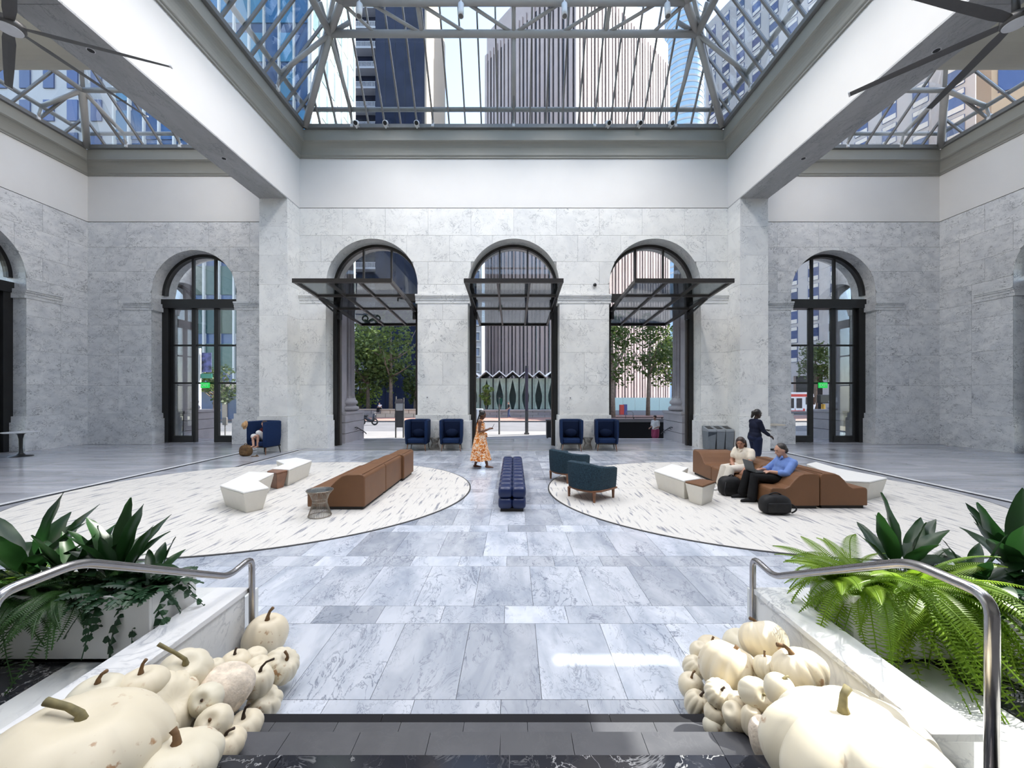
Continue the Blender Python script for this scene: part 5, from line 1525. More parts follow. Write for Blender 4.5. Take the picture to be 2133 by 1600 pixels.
for z, rx, ry, cx_ in ((1.32,.115,.150,-.0),(1.20,.140,.172,.0),(1.07,.134,.162,.0),(.99,.148,.178,0),(.86,.178,.205,-.005),(.6,.225,.235,-.01),(.35,.28,.27,0),(.235,.305,.285,.0)):
    ring = []
    for i in range(48):
        a = 2*PI*i/48; f = 1+.055*math.sin(a*9+z*3)*max(0,(1.0-z))*1.6
        ring.append((cx_+rx*f*math.cos(a), ry*f*math.sin(a), z+.012*math.sin(a*5)*(1 if z < .4 else 0)))
    rings.append(ring)
m.loft(rings, cap=False); m.build('dress', orange_print, T, world=False, smooth=True)
m = MB()
for s in (-1,1): m.tube([(.085,s*.075,1.29),(.05,s*.10,1.40),(-.03,s*.10,1.41),(-.09,s*.07,1.29)], .014, 6)
m.build('dress_straps', orange_print, T, world=False, smooth=True)
m = MB(); m.caps([(.11,-.06,1.0),(.16,-.02,.98),(.15,.05,1.0)], [.035,.05,.03]); m.caps([(.15,-.02,.98),(.19,-.02,.92)], [.035,.02]); m.build('waist_bow', orange_print, T, world=False, smooth=True)
m = MB(); m.ellipsoid(P_(-.022,0,.045), .098,.088,.10, 16, 12, hr); m.ellipsoid(P_(-.10,0,.09), .045,.05,.045)
for k in range(5):
    y = (k-2)*.028
    m.caps([P_(-.09,y,.02), (-.09,y*1.3,1.35), (-.155,y*1.6,1.15), (-.165,y*1.5,.96)], [.02,.017,.015,.010], 8)
blob(m, 'braided_hair', hair_blk, T, .010, 2)
ph = thing('smartphone', 'dark smartphone held by the woman in the orange dress', 'phone', (-.97+.345,11.35-.01,1.21))
p0 = V((-.97+.33,11.335,1.15)); ud = V((.45,0,.89)); 
MB().hexa([p0+V((0,-.038,0)), p0+V((0,.038,0)), p0+V((0,.038,0))+ud*.15, p0+V((0,-.038,0))+ud*.15], [q+V((.009,0,-.004)) for q in (p0+V((0,-.038,0)), p0+V((0,.038,0)), p0+V((0,.038,0))+ud*.15, p0+V((0,-.038,0))+ud*.15)]).build('case', black_metal, ph, bevel=.002)
MB().hexa([p0+V((-.001,-.034,.003)), p0+V((-.001,.034,.003)), p0+V((-.001,.034,0))+ud*.145, p0+V((-.001,-.034,0))+ud*.145], [q for q in (p0+V((0,-.034,.003)), p0+V((0,.034,.003)), p0+V((0,.034,0))+ud*.145, p0+V((0,-.034,0))+ud*.145)]).build('screen', dark_glass, ph)

# --- woman in navy walking behind the sofa
navy_cl = plain('navy_cloth', (.008,.011,.028), .8, 0, .2, var=.15, vscale=15); navy_tr = plain('navy_trousers', (.010,.016,.045), .8, 0, .2, var=.15, vscale=12)
T = thing('person', 'woman in navy top and trousers walking behind the curved sofa', 'person', (6.84,11.0,0), 0)
sl, sr = (-.0,.185,1.38), (-.0,-.185,1.38)
m = MB()
torso(m, (-.02,0,.96), (.0,0,1.24), (.01,0,1.43), sl, sr, 0, 1.12, 1.1)
m.caps([(0,0,1.40),(.02,0,1.50)], [.055,.05], 12)
limb(m, [(0,.095,.92),(.06,.095,.5),(.02,.095,.09)], [.10,.065,.042]); limb(m, [(0,-.095,.92),(.0,-.095,.5),(-.16,-.095,.11)], [.10,.065,.042])
for x, y in ((.02,.095),(-.16,-.095)): m.caps([(x-.03,y,.045),(x+.17,y,.03)], [.038,.026], 10)
larm = [sl,(.06,.22,1.12),(.20,.18,.98)]; rarm = [sr,(.08,-.235,1.13),(.27,-.20,1.0)]
limb(m, larm, [.056,.046,.03]); limb(m, rarm, [.056,.046,.03])
hand(m, rarm[-1], (.85,.1,-.45), (.4,-.2,.9), -1, .8); hand(m, larm[-1], (.7,0,-.7), (.5,0,.7), 1, .8)
P_, hr = head_parts(m, (.06,0,1.585), 0, R(8), 1.02)
blob(m, 'body', skin_vdark, T, .010); face(T, P_, hr)
m = MB(); torso(m, (-.02,0,.99), (.0,0,1.24), (.01,0,1.43), sl, sr, .018, 1.12, 1.12); limb(m, larm[:2]+[(.17,.185,1.0)], [.056,.046,.034], .014); limb(m, rarm[:2]+[(.24,-.205,1.02)], [.056,.046,.034], .014)
m.ellipsoid((-.09,0,.95), .10,.17,.12); m.caps([(0,0,1.40),(.01,0,1.44)], [.075,.06]); blob(m, 'navy_top', navy_cl, T, .012)
m = MB(); m.ellipsoid((-.05,0,.93), .15,.19,.13); limb(m, [(0,.10,.90),(.06,.10,.5),(.02,.10,.10)], [.115,.085,.075], .01); limb(m, [(0,-.10,.90),(.0,-.10,.5),(-.16,-.10,.12)], [.115,.085,.075], .01); blob(m, 'trousers', navy_tr, T, .013)
m = MB(); m.ellipsoid(P_(-.02,0,.05), .10,.09,.10, 16, 12, hr); m.ellipsoid(P_(-.12,0,.03), .055,.06,.06); m.caps([P_(-.12,0,.0), P_(-.15,0,-.10)], [.05,.03]); blob(m, 'tied_hair', hair_blk, T, .010, 2)
for s in (-1,1):
    y = s*.095; x = .02 if s > 0 else -.16
    m = MB(); m.caps([(x-.04,y,.05),(x+.06,y,.045),(x+.18,y,.032)], [.05,.048,.03], 10); m.build('shoe', black_metal, T, world=False, smooth=True)
m = MB()
for k in range(5): m.tube(bez((.16,.06,1.13+.012*k),(.28,.05,1.17-.01*k),(.40+.02*k,.04,1.10+.022*(k%3)),5), .007, 5)
m.build('swinging_cords', hair_blk, T, world=False)

# --- seated woman in cream
cream_cl = plain('cream_cloth', (.72,.65,.54), .85, 0, .2, var=.05, vscale=8); cream_tr = plain('cream_trousers', (.66,.61,.53), .85, 0, .2, var=.06, vscale=8)
T = thing('person', 'seated woman in cream shirt and trousers pointing at the laptop', 'person', (5.20,8.82,RZ), R(198))
m = MB(); sl, sr = (-.03,.185,.86), (-.01,-.185,.86)
torso(m, (-.02,0,.475), (-.01,0,.73), (.0,0,.90), sl, sr, 0, 1.12, 1.1)
m.caps([(0,0,.88),(.03,0,.98)], [.052,.048], 12)
lleg = [(.02,.10,.47),(.52,.15,.50),(.62,.12,.09)]; rleg = [(.02,-.10,.47),(.52,-.02,.50),(.56,-.08,.09)]
limb(m, lleg, [.10,.068,.042]); limb(m, rleg, [.10,.068,.042])
for l in (lleg, rleg): m.caps([V(l[2])+V((-.03,0,-.045)), V(l[2])+V((.16,0,-.06))], [.036,.024], 10)
larm = [sl,(.10,.27,.62),(.27,.24,.46)]; rarm = [sr,(.09,-.22,.60),(.30,-.02,.60)]
limb(m, larm, [.055,.047,.03]); limb(m, rarm, [.055,.047,.03])
hand(m, larm[-1], (.7,-.1,-.7), (.6,.3,.6), 1, .6); hand(m, rarm[-1], (.6,.7,.1), (.2,-.1,1), -1, .9)
P_, hr = head_parts(m, (.065,.0,1.035), R(28), R(14), 1.02)
blob(m, 'body', skin_tan, T, .010); face(T, P_, hr)
m = MB(); torso(m, (-.02,0,.48), (-.01,0,.73), (.0,0,.90), sl, sr, .02, 1.12, 1.12); limb(m, [sl,(.03,.235,.73)], [.06,.062], .02); limb(m, [sr,(.035,-.21,.73)], [.06,.062], .02); blob(m, 'cream_shirt', cream_cl, T, .012)
m = MB(); m.prism([(-.07,0),(0,-.09),(.07,0),(.055,.03),(0,-.05),(-.055,.03)], lambda p:(.095-.5*p[1]*.1,p[0],.885+p[1]), lambda p:(.125-.5*p[1]*.1,p[0],.885+p[1])); m.build('collar', cream_cl, T, world=False)
m = MB(); m.caps([(.13,-.03,.56),(.16,.02,.53),(.17,.04,.45)], [.02,.022,.014]); m.caps([(.15,0,.54),(.17,-.04,.47)], [.02,.012]); m.build('waist_tie', cream_cl, T, world=False, smooth=True)
m = MB(); m.ellipsoid((.0,0,.47), .15,.185,.12)
for l in (lleg, rleg): limb(m, [l[0], l[1], V(l[2])+V((0,0,.06))], [.108,.085,.085], .012)
blob(m, 'cream_trousers', cream_tr, T, .013)
for l in (lleg, rleg):
    b = V(l[2]); m = MB(); m.caps([b+V((-.04,0,-.05)), b+V((.05,0,-.05)), b+V((.17,0,-.065))], [.042,.04,.026], 10); m.build('shoe', white_metal, T, world=False, smooth=True)
m = MB(); m.ellipsoid(P_(-.012,0,.05), .10,.094,.098, 16, 12, hr)
for s in (-1,1): m.caps([P_(-.03,s*.072,.05), P_(-.03,s*.088,-.05), P_(-.025,s*.085,-.135)], [.035,.030,.02], 10)
m.caps([P_(-.08,0,.0), P_(-.07,0,-.13)], [.07,.05]); blob(m, 'hair', hair_brn, T, .010, 2)

# --- seated man with the laptop
blue_sh = plain('blue_shirt', (.15,.24,.52), .8, 0, .2, var=.12, vscale=9); black_tr = plain('black_trousers', (.010,.010,.011), .8, 0, .2, var=.2, vscale=9)
T = thing('person', 'seated man in blue shirt and black trousers typing on his laptop', 'person', (5.30,7.80,RZ), R(181))
m = MB(); sl, sr = (-.17,.195,.80), (-.17,-.195,.80)
torso(m, (-.0,0,.465), (-.12,0,.69), (-.15,0,.86), sl, sr, 0, 1.12, 1.1)
m.caps([(-.15,0,.85),(-.10,0,.95)], [.06,.055], 12)
lleg = [(.04,.10,.47),(.56,.12,.52),(.60,.12,.09)]; rleg = [(.04,-.10,.47),(.54,-.14,.52),(.60,-.20,.09)]
limb(m, lleg, [.10,.068,.042]); limb(m, rleg, [.10,.068,.042])
larm = [sl,(.02,.27,.60),(.26,.13,.62)]; rarm = [sr,(.04,-.26,.58),(.27,-.10,.62)]
limb(m, larm, [.058,.05,.031]); limb(m, rarm, [.058,.05,.031])
hand(m, larm[-1], (.9,-.2,-.1), (0,0,1), 1, .7); hand(m, rarm[-1], (.9,.15,-.1), (0,0,1), -1, .7)
P_, hr = head_parts(m, (-.06,.0,1.015), R(-10), R(18), 1.05)
blob(m, 'body', skin_lt, T, .010); face(T, P_, hr)
m = MB(); torso(m, (-.0,0,.47), (-.12,0,.69), (-.15,0,.86), sl, sr, .02, 1.14, 1.14); limb(m, [sl,(.02,.27,.60),(.10,.22,.61)], [.062,.056,.05], .018); limb(m, [sr,(.04,-.26,.58),(.11,-.215,.60)], [.062,.056,.05], .018); blob(m, 'blue_shirt', blue_sh, T, .012)
m = MB(); m.prism([(-.08,0),(0,-.08),(.08,0),(.06,.035),(0,-.03),(-.06,.035)], lambda p:(-.055,p[0],.885+p[1]), lambda p:(-.025,p[0],.885+p[1])); m.build('collar', blue_sh, T, world=False)
m = MB(); m.ellipsoid((.0,0,.46), .15,.19,.11)
for l in (lleg, rleg): limb(m, [l[0], l[1], V(l[2])+V((0,0,.03))], [.108,.085,.078], .012)
blob(m, 'black_trousers', black_tr, T, .013)
for l in (lleg, rleg):
    b = V(l[2]); m = MB(); m.caps([b+V((-.05,0,-.035)), b+V((.05,0,-.035)), b+V((.20,0,-.05))], [.05,.048,.032], 10); sh = m.build('shoe', black_tr, T, world=False, smooth=True)
    m = MB(); m.prism([(-.10,-.04),(-.10,.04),(.05,.05),(.17,.045),(.235,0),(.17,-.045),(.05,-.05)], lambda p:(b.x+p[0],b.y+p[1],.0), lambda p:(b.x+p[0],b.y+p[1],.022)); m.build('white_sole', white_metal, sh, world=False)
m = MB(); m.ellipsoid(P_(-.025,0,.055), .10,.086,.092, 16, 12, hr); m.ellipsoid(P_(-.07,0,-.01), .055,.07,.07); blob(m, 'short_hair', hair_gry, T, .010, 2)
lp = thing('laptop', 'open grey laptop on the lap of the man in the blue shirt', 'laptop', (4.88,7.80,RZ+.60), R(181))
lap_m = plain('laptop_grey', (.10,.11,.12), .35, .5)
m = MB(); m.hexa([(-.10,-.16,.0),(.13,-.16,.0),(.13,.16,.0),(-.10,.16,.0)], [(-.10,-.16,.016),(.13,-.16,.016),(.13,.16,.016),(-.10,.16,.016)]); m.build('base', lap_m, lp, world=False, bevel=.003)
m = MB(); m.hexa([(.13,-.16,.014),(.138,-.16,.010),(.138,.16,.010),(.13,.16,.014)], [(.19,-.16,.225),(.198,-.16,.221),(.198,.16,.221),(.19,.16,.225)]); m.build('lid', lap_m, lp, world=False)
m = MB(); m.box(-.085,.10,-.14,.14,.0165,.018); m.build('keyboard', black_metal, lp, world=False)

# --- reader curled up in the wing chair
T = thing('person', 'reader in white shorts curled up in the wing chair at left pillar', 'person', (-9.06,14.10,0), R(-104))
white_cl = plain('white_cloth', (.78,.77,.76), .85, 0, .2, var=.03); red_cl = plain('dark_red_cloth', (.12,.03,.03), .8, 0, .2, var=.2)
m = MB(); sl, sr = (-.10,.17,.86), (-.10,-.17,.86)
torso(m, (-.02,.02,.56), (-.08,.02,.76), (-.09,0,.92), sl, sr); m.caps([(-.09,0,.92),(-.06,0,1.0)], [.05,.046])
lleg = [(.02,.09,.55),(.30,.06,.80),(.34,.10,.34)]; rleg = [(.02,-.09,.55),(.34,-.12,.66),(.44,.02,.36)]
limb(m, lleg, [.09,.06,.04]); limb(m, rleg, [.09,.06,.04])
for l in (lleg, rleg): m.caps([V(l[2])+V((-.02,0,-.03)), V(l[2])+V((.15,0,-.06))], [.034,.022], 10)
larm = [sl,(.10,.20,.68),(.28,.06,.66)]; rarm = [sr,(.08,-.22,.66),(.28,-.03,.62)]
limb(m, larm, [.05,.042,.028]); limb(m, rarm, [.05,.042,.028]); hand(m, larm[-1], (.8,-.3,.2), (0,0,1), 1, .9); hand(m, rarm[-1], (.8,.3,.2), (0,0,1), -1, .9)
P_, hr = head_parts(m, (-.03,0,1.05), 0, R(25)); blob(m, 'body', skin_lt, T, .011); face(T, P_, hr)
m = MB(); torso(m, (-.02,.02,.57), (-.08,.02,.76), (-.09,0,.92), sl, sr, .018); limb(m, [sl,(.05,.19,.74)], [.055,.055], .015); limb(m, [sr,(.04,-.2,.72)], [.055,.055], .015); blob(m, 'dark_red_shirt', red_cl, T, .013)
m = MB(); m.ellipsoid((.0,0,.55), .14,.17,.10)
for l in (lleg, rleg): limb(m, [l[0], V(l[0]).lerp(V(l[1]),.9)], [.10,.085], .012)
blob(m, 'white_shorts', white_cl, T, .013)
m = MB(); m.ellipsoid(P_(-.02,0,.05), .10,.088,.095, 16, 12, hr); blob(m, 'hair', hair_brn, T, .011, 2)
# straw hat on the chair corner, rucksack and sandal on the floor
straw = plain('straw', (.50,.30,.14), .8, var=.25, vscale=40, bump=.4, bscale=120)
hp = Vector((-9.47,13.72,1.06))
T = thing('straw_hat', 'tan straw hat hung on the corner of the navy wing chair', 'hat', tuple(hp))
m = MB(); m.lathe([(.15,0),(.155,.006),(.09,.012),(.085,.06),(.07,.09),(.02,.098)], 28); o = m.build('hat_shell', straw, T, world=False, smooth=True); o.rotation_euler = (R(78),0,R(-28))
m = MB(); m.lathe([(.0905,.014),(.0885,.035)], 28, cap=False); o = m.build('hat_band', plain('hat_band', (.25,.13,.06), .7), T, world=False, smooth=True); o.rotation_euler = (R(78),0,R(-28))
canvas = plain('brown_canvas', (.12,.065,.025), .9, var=.3, vscale=14, bump=.3)
def blobbag(T, c, rx, ry, rz, mat_):
    m = MB(); sp = lambda v, e: math.copysign(abs(v)**e, v); rings = []
    for k in range(13):
        t = -PI/2+PI*k/12; ring = []
        for i in range(20):
            a = 2*PI*i/20; w = 1-.18*max(0,math.sin(t))
            ring.append((c[0]+rx*w*sp(math.cos(t),.5)*sp(math.cos(a),.6), c[1]+ry*w*sp(math.cos(t),.5)*sp(math.sin(a),.6), c[2]+rz+rz*sp(math.sin(t),.6)))
        rings.append(ring)
    m.loft(rings); return m.build('bag_body', mat_, T, smooth=True)
T = thing('rucksack', 'brown canvas rucksack on the floor beside the wing chair reader', 'bag', (-9.33,13.55,0))
blobbag(T, (-9.33,13.55,0), .20,.14,.19, canvas)
MB().tube(bez((-9.40,13.55,.36),(-9.33,13.52,.50),(-9.26,13.55,.36),8), .012, 6).build('grab_handle', canvas, T, smooth=True)
MB().box(-9.45,-9.21,13.38,13.44,.05,.20).build('front_pocket', canvas, T, bevel=.03)
for q in (-.09,.09): MB().tube([(-9.33+q,13.40,.04),(-9.33+q,13.395,.22),(-9.33+q,13.47,.36)], .010, 6).build('strap', plain('strap_brown', (.08,.04,.02), .8), T)
T = thing('sandal', 'brown sandal lying on the floor beside the canvas rucksack', 'shoe', (-8.92,13.42,0))
m = MB(); m.prism([(-.13,-.035),(-.05,-.045),(.08,-.05),(.13,0),(.08,.05),(-.05,.045),(-.13,.035)], lambda p:(-8.92+p[0],13.42+p[1],.001), lambda p:(-8.92+p[0],13.42+p[1],.02)); m.build('sole', canvas, T)
MB().tube(bez((-8.87,13.37,.02),(-8.87,13.42,.09),(-8.87,13.47,.02),6), .012, 6).build('strap', canvas, T)
# black bags by the couple
blk = plain('black_nylon', (.012,.012,.013), .6, 0, .3, var=.3, vscale=14, bump=.4)
T = thing('briefcase', 'black nylon laptop bag on the rug in front of the sofa end', 'bag', (4.70,7.0,RZ))
blobbag(T, (4.70,7.0,RZ), .27,.13,.17, blk)
MB().tube(bez((4.58,7.0,RZ+.33),(4.70,6.98,RZ+.42),(4.82,7.0,RZ+.33),8), .012, 6).build('handle', blk, T, smooth=True)
MB().box(4.50,4.90,6.85,6.89,RZ+.05,RZ+.22).build('front_pocket', blk, T, bevel=.02)
MB().tube(bez((4.92,6.96,RZ+.20),(5.10,6.86,RZ+.12),(4.93,6.90,RZ+.04),8), .014, 6).build('side_strap', blk, T, smooth=True)
T = thing('rucksack', 'black rucksack on the rug between the seated couple', 'bag', (4.60,8.28,RZ))
blobbag(T, (4.60,8.28,RZ), .23,.16,.20, blk)
MB().tube(bez((4.55,8.28,RZ+.38),(4.62,8.24,RZ+.48),(4.69,8.28,RZ+.38),8), .012, 6).build('handle', blk, T, smooth=True)
MB().tube(bez((4.45,8.15,RZ+.3),(4.34,8.02,RZ+.12),(4.42,8.12,RZ+.03),8), .014, 6).build('strap', blk, T, smooth=True)

# --- people outside
def standing(label, x, y, z, rz, h, skin, top, legs, hair, skirt=None, arms=0):
    T = thing('person', label, 'person', (x,y,z), rz)
    k = h/1.7; S = lambda p: (p[0]*k,p[1]*k,p[2]*k)
    m = MB(); sl, sr = S((0,.18,1.38)), S((0,-.18,1.38))
    ll = [S((0,.09,.92)),S((.08,.09,.5)),S((.10,.09,.09))]; rl = [S((0,-.09,.92)),S((-.02,-.09,.5)),S((-.16,-.09,.11))]
    la = [sl,S((.02,.22,1.1)),S((.22,.15,1.06 if arms else .86))]; ra = [sr,S((.02,-.22,1.1)),S((.22,-.15,1.06 if arms else .86))]
    torso(m, S((0,0,.95)), S((0,0,1.22)), S((0,0,1.42)), sl, sr, 0, k, k); m.caps([S((0,0,1.4)),S((.02,0,1.5))], [.05,.045])
    for l in (ll, rl): limb(m, l, [.085,.058,.04]); m.caps([V(l[2])+V((-.03,0,-.04)), V(l[2])+V((.16,0,-.055))], [.036,.024])
    for a in (la, ra): limb(m, a, [.05,.042,.028]); hand(m, a[2], (.8,0,-.3), (0,0,1), 1 if a is la else -1, .7)
    P_, hr = head_parts(m, S((.04,0,1.585)), 0, R(12), k); blob(m, 'body', skin, T, .016, 2)
    m = MB(); torso(m, S((0,0,.99)), S((0,0,1.22)), S((0,0,1.42)), sl, sr, .02, k, k)
    for a in (la, ra): limb(m, [a[0], V(a[0]).lerp(V(a[1]),.7)], [.055,.055], .015)
    blob(m, 'shirt', top, T, .018, 2)
    m = MB(); m.ellipsoid(S((0,0,.92)), .135,.175,.12)
    for l in (ll, rl): limb(m, [l[0], l[1], V(l[2])+V((0,0,.04))] if not skirt else [l[0], V(l[0]).lerp(V(l[1]),.8)], [.10,.075,.065] if not skirt else [.12,.13], .012)
    blob(m, 'skirt' if skirt else 'trousers', legs, T, .018, 2)
    m = MB(); m.ellipsoid(P_(-.02,0,.05), .10,.088,.098, 14, 10, hr); blob(m, 'hair', hair, T, .016, 1)
    return T
standing('man in black shirt and jeans standing at the pavilion wall outside', -.53, 42.6, GZ+.1, R(200), 1.75, skin_lt, plain('black_shirt', (.012,.012,.014), .8), plain('jeans', (.03,.05,.12), .8), hair_gry)
T = standing('woman in white shirt and pink skirt climbing the steps outside', 7.36, 20.2, GZ, R(215), 1.62, skin_lt, white_cl, plain('pink_cloth', (.35,.05,.12), .8), hair_brn, True, 1)
T = thing('person', 'person in white shirt sitting on the stone seat wall outside', 'person', (-15.0,43.75,GZ+1.03), R(255))
m = MB(); sl, sr = (.08,.17,.42), (.08,-.17,.42); torso(m, (0,0,.09), (.05,0,.30), (.09,0,.46), sl, sr); m.caps([(.09,0,.46),(.14,0,.55)], [.05,.045])
for s in (-1,1): limb(m, [(.02,s*.09,.09),(.42,s*.10,.10),(.46,s*.10,-.34)], [.09,.06,.04]); limb(m, [(.08,s*.17,.42),(.16,s*.2,.2),(.36,s*.08,.24)], [.05,.042,.028]); hand(m, (.36,s*.08,.24), (.8,-s*.2,.1), (0,0,1), s, .8)
P_, hr = head_parts(m, (.17,0,.62), 0, R(25)); blob(m, 'body', skin_lt, T, .016, 2)
m = MB(); torso(m, (0,0,.10), (.05,0,.30), (.09,0,.46), sl, sr, .02); blob(m, 'shirt', white_cl, T, .018, 2)
m = MB(); m.ellipsoid((.0,0,.09), .14,.17,.10)
for s in (-1,1): limb(m, [(.02,s*.09,.09),(.42,s*.10,.10),(.46,s*.10,-.28)], [.10,.075,.06], .01)
blob(m, 'trousers', black_tr, T, .018, 2); m = MB(); m.ellipsoid(P_(-.02,0,.05), .10,.088,.098, 14, 10, hr); blob(m, 'hair', hair_blk, T, .016, 1)
# ================================================================== PLANTERS AND PLANTS
planter_white = plain('planter_white', (.66,.66,.65), .5, var=.02, bump=.1, bscale=150)
soil = plain('soil', (.02,.015,.01), .95, var=.4, vscale=30)
def planter(label, x0, x1):
    T = thing('planter', label, 'planter', ((x0+x1)/2,2.9,.30))
    y0, y1, z0, z1, w = 2.70, 3.10, .302, .76, .022
    m = MB(); m.box(x0,x1,y0,y0+w,z0,z1); m.box(x0,x1,y1-w,y1,z0,z1); m.box(x0,x0+w,y0+w,y1-w,z0,z1); m.box(x1-w,x1,y0+w,y1-w,z0,z1); m.box(x0,x1,y0,y1,z0,z0+.03)
    m.build('trough', planter_white, T, bevel=.004)
    MB().box(x0+w,x1-w,y0+w,y1-w,z0+.04,z1-.05).build('soil', soil, T)
    return T
planter('long white planter with dark leaves beside the shaded handrail', -4.9, -2.53)
planter('long white planter with hanging ferns beside the sunlit handrail', 2.36, 5.0)

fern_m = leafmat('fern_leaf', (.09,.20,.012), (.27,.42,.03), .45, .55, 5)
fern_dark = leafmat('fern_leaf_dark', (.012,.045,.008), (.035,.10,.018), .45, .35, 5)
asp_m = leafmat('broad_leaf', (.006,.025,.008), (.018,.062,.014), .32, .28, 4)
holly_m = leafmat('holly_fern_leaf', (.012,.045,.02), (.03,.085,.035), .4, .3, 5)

def frond_mesh(name, mat_, ln, droop, n=30, wid=.055, rise=.5, holly=False, seed=0):
    rnd = random.Random(seed)
    pts = []
    for i in range(n+1):
        t = i/n
        x = ln*(t - .25*t*t*min(1,droop)); z = ln*(rise*t - droop*t*t)
        pts.append(Vector((x, .02*math.sin(t*5+seed)*ln, z)))
    m = MB(); m.tube(pts[::3] + ([pts[-1]] if n % 3 else []), [.0035]*(len(pts[::3]) + (1 if n % 3 else 0)), 4)
    vs = []; fs = []
    for i in range(2, n+1):
        t = i/n; p = pts[i]; d = (pts[i]-pts[i-1]).normalized()
        s = d.cross(Vector((0,0,1))).normalized(); up = s.cross(d)
        w = wid*math.sin(PI*min(1, .14+t*.86))**.65 * (1.0 - .25*t)
        lw = ln/n*(.60 if not holly else 1.35)
        for sg in (-1, 1):
            tip = p + (s*sg + d*.25 - up*.18)*w
            mid = p + (s*sg*.5 + d*.12 + up*.05)*w
            i0 = len(vs)
            vs += [tuple(p-d*lw*.5), tuple(mid-d*lw*.55), tuple(tip), tuple(mid+d*lw*.55), tuple(p+d*lw*.5)]
            fs += [(i0,i0+1,i0+3,i0+4),(i0+1,i0+2,i0+3)]
            if holly and i % 2 == 0: break
    m.add(vs, fs)
    o = m.build('tmp', mat_, None); me = o.data; bpy.data.objects.remove(o); me.name = name
    return me
def leaf_mesh(name, ln, wid, bend, fold=.25, stalk=.25, seed=0):
    rnd = random.Random(seed); n = 12; vs = []; fs = []
    for i in range(n+1):
        t = i/n
        a = bend*t; x = ln*(math.sin(a)/bend if abs(bend) > .01 else t)*1.0; z = ln*((1-math.cos(a))/bend if abs(bend) > .01 else 0)
        # blade climbs along z, bends out along x
        P = Vector((z, .015*ln*math.sin(t*4+seed), x))
        if t < stalk: w = .006
        else:
            u = (t-stalk)/(1-stalk); w = wid*(math.sin(PI*u**.85)**.8)*.5 + .002
            if u > .9: w *= .8
        wav = .006*math.sin(t*19+seed)
        vs += [tuple(P+Vector((-fold*w+wav, -w, 0))), tuple(P+Vector((-fold*w*.3,-w*.5,0))), tuple(P), tuple(P+Vector((-fold*w*.3,w*.5,0))), tuple(P+Vector((-fold*w-wav, w, 0)))]
    for i in range(n):
        for j in range(4): q = i*5+j; fs.append((q,q+1,q+6,q+5))
    m = MB(); m.add(vs, fs); o = m.build('tmp', asp_m, None, smooth=True); me = o.data; bpy.data.objects.remove(o); me.name = name
    return me
FR = [frond_mesh('frond', fern_m, .55, d, 46, .070, r, seed=i) for i, (d, r) in enumerate(((.75,.55),(1.05,.55),(1.5,.45),(2.0,.3),(.45,.65)))]
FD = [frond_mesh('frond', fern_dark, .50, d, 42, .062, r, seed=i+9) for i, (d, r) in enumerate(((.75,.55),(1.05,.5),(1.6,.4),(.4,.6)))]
HF = [frond_mesh('frond', holly_m, .34, d, 11, .075, r, True, seed=i+20) for i, (d, r) in enumerate(((.5,.6),(.9,.6),(1.5,.4)))]
LF = [leaf_mesh('leaf', l, w, b, seed=i) for i, (l, w, b) in enumerate(((.58,.125,.5),(.52,.145,.9),(.62,.125,.25),(.48,.14,1.5),(.56,.10,1.15)))]
def fern(label, x, y, z, meshes, n, seed, amin=0, amax=2*PI, smin=.7, smax=1.15, group='ferns in the planters', name='fern', hang=0.3):
    rnd = random.Random(seed); T = thing(name, label, 'plant', (x,y,z), 0, group)
    for k in range(n):
        a = amin+(amax-amin)*(k+rnd.uniform(-.3,.3))/n
        i = rnd.randrange(len(meshes)); s = rnd.uniform(smin, smax)
        link('frond', meshes[i], T, (rnd.uniform(-.03,.03), rnd.uniform(-.03,.03), 0), (rnd.uniform(-.5,.5), rnd.uniform(-.35,.2), a), s)
    MB().lathe([(.0,-.05),(.05,-.05),(.045,.03),(.0,.04)], 8).build('crown', soil, T, world=False)
    return T
def broadleaf(label, x, y, z, n, seed, leaves=None, smin=.75, smax=1.05):
    rnd = random.Random(seed); T = thing('cast_iron_plant', label, 'plant', (x,y,z), 0, 'broad leaved plants in the planters')
    for k in range(n):
        a = 2*PI*k/n + rnd.uniform(-.35,.35); tilt = rnd.uniform(.05,.6)
        link('leaf', LF[rnd.randrange(len(LF))], T, (.03*math.cos(a), .03*math.sin(a), 0), (0, tilt, a), rnd.uniform(smin, smax))
    for (mi, az, tilt, s) in (leaves or []):
        link('leaf', LF[mi], T, (0,0,0), (0, tilt, az), s)
    MB().lathe([(.0,-.05),(.05,-.05),(.04,.02),(.0,.03)], 8).build('crown', soil, T, world=False)
    return T
ZP = .72
# right planter
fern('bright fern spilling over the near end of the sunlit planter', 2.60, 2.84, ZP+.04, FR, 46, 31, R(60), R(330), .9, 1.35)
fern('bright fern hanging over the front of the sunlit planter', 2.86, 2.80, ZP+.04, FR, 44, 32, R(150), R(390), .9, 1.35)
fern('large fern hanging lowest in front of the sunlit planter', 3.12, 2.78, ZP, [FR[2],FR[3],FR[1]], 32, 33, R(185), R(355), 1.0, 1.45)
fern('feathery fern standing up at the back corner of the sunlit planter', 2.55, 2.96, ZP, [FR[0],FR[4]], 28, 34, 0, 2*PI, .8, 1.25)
broadleaf('dark broad leaved plant with one tall upright leaf in sunlit planter', 2.97, 2.98, ZP, 11, 41, [(2,R(160),.05,1.12),(0,R(20),.55,1.1),(4,R(10),.8,1.15)])
broadleaf('dark broad leaved plant at the right edge of the sunlit planter', 3.78, 2.92, ZP, 14, 42, [(2,R(30),.1,1.2),(1,R(200),.3,1.1)], .8, 1.15)
broadleaf('low broad leaved plant between the ferns and right frame edge', 3.38, 2.86, ZP, 9, 43, [(3,R(250),.5,.9)], .55, .8)
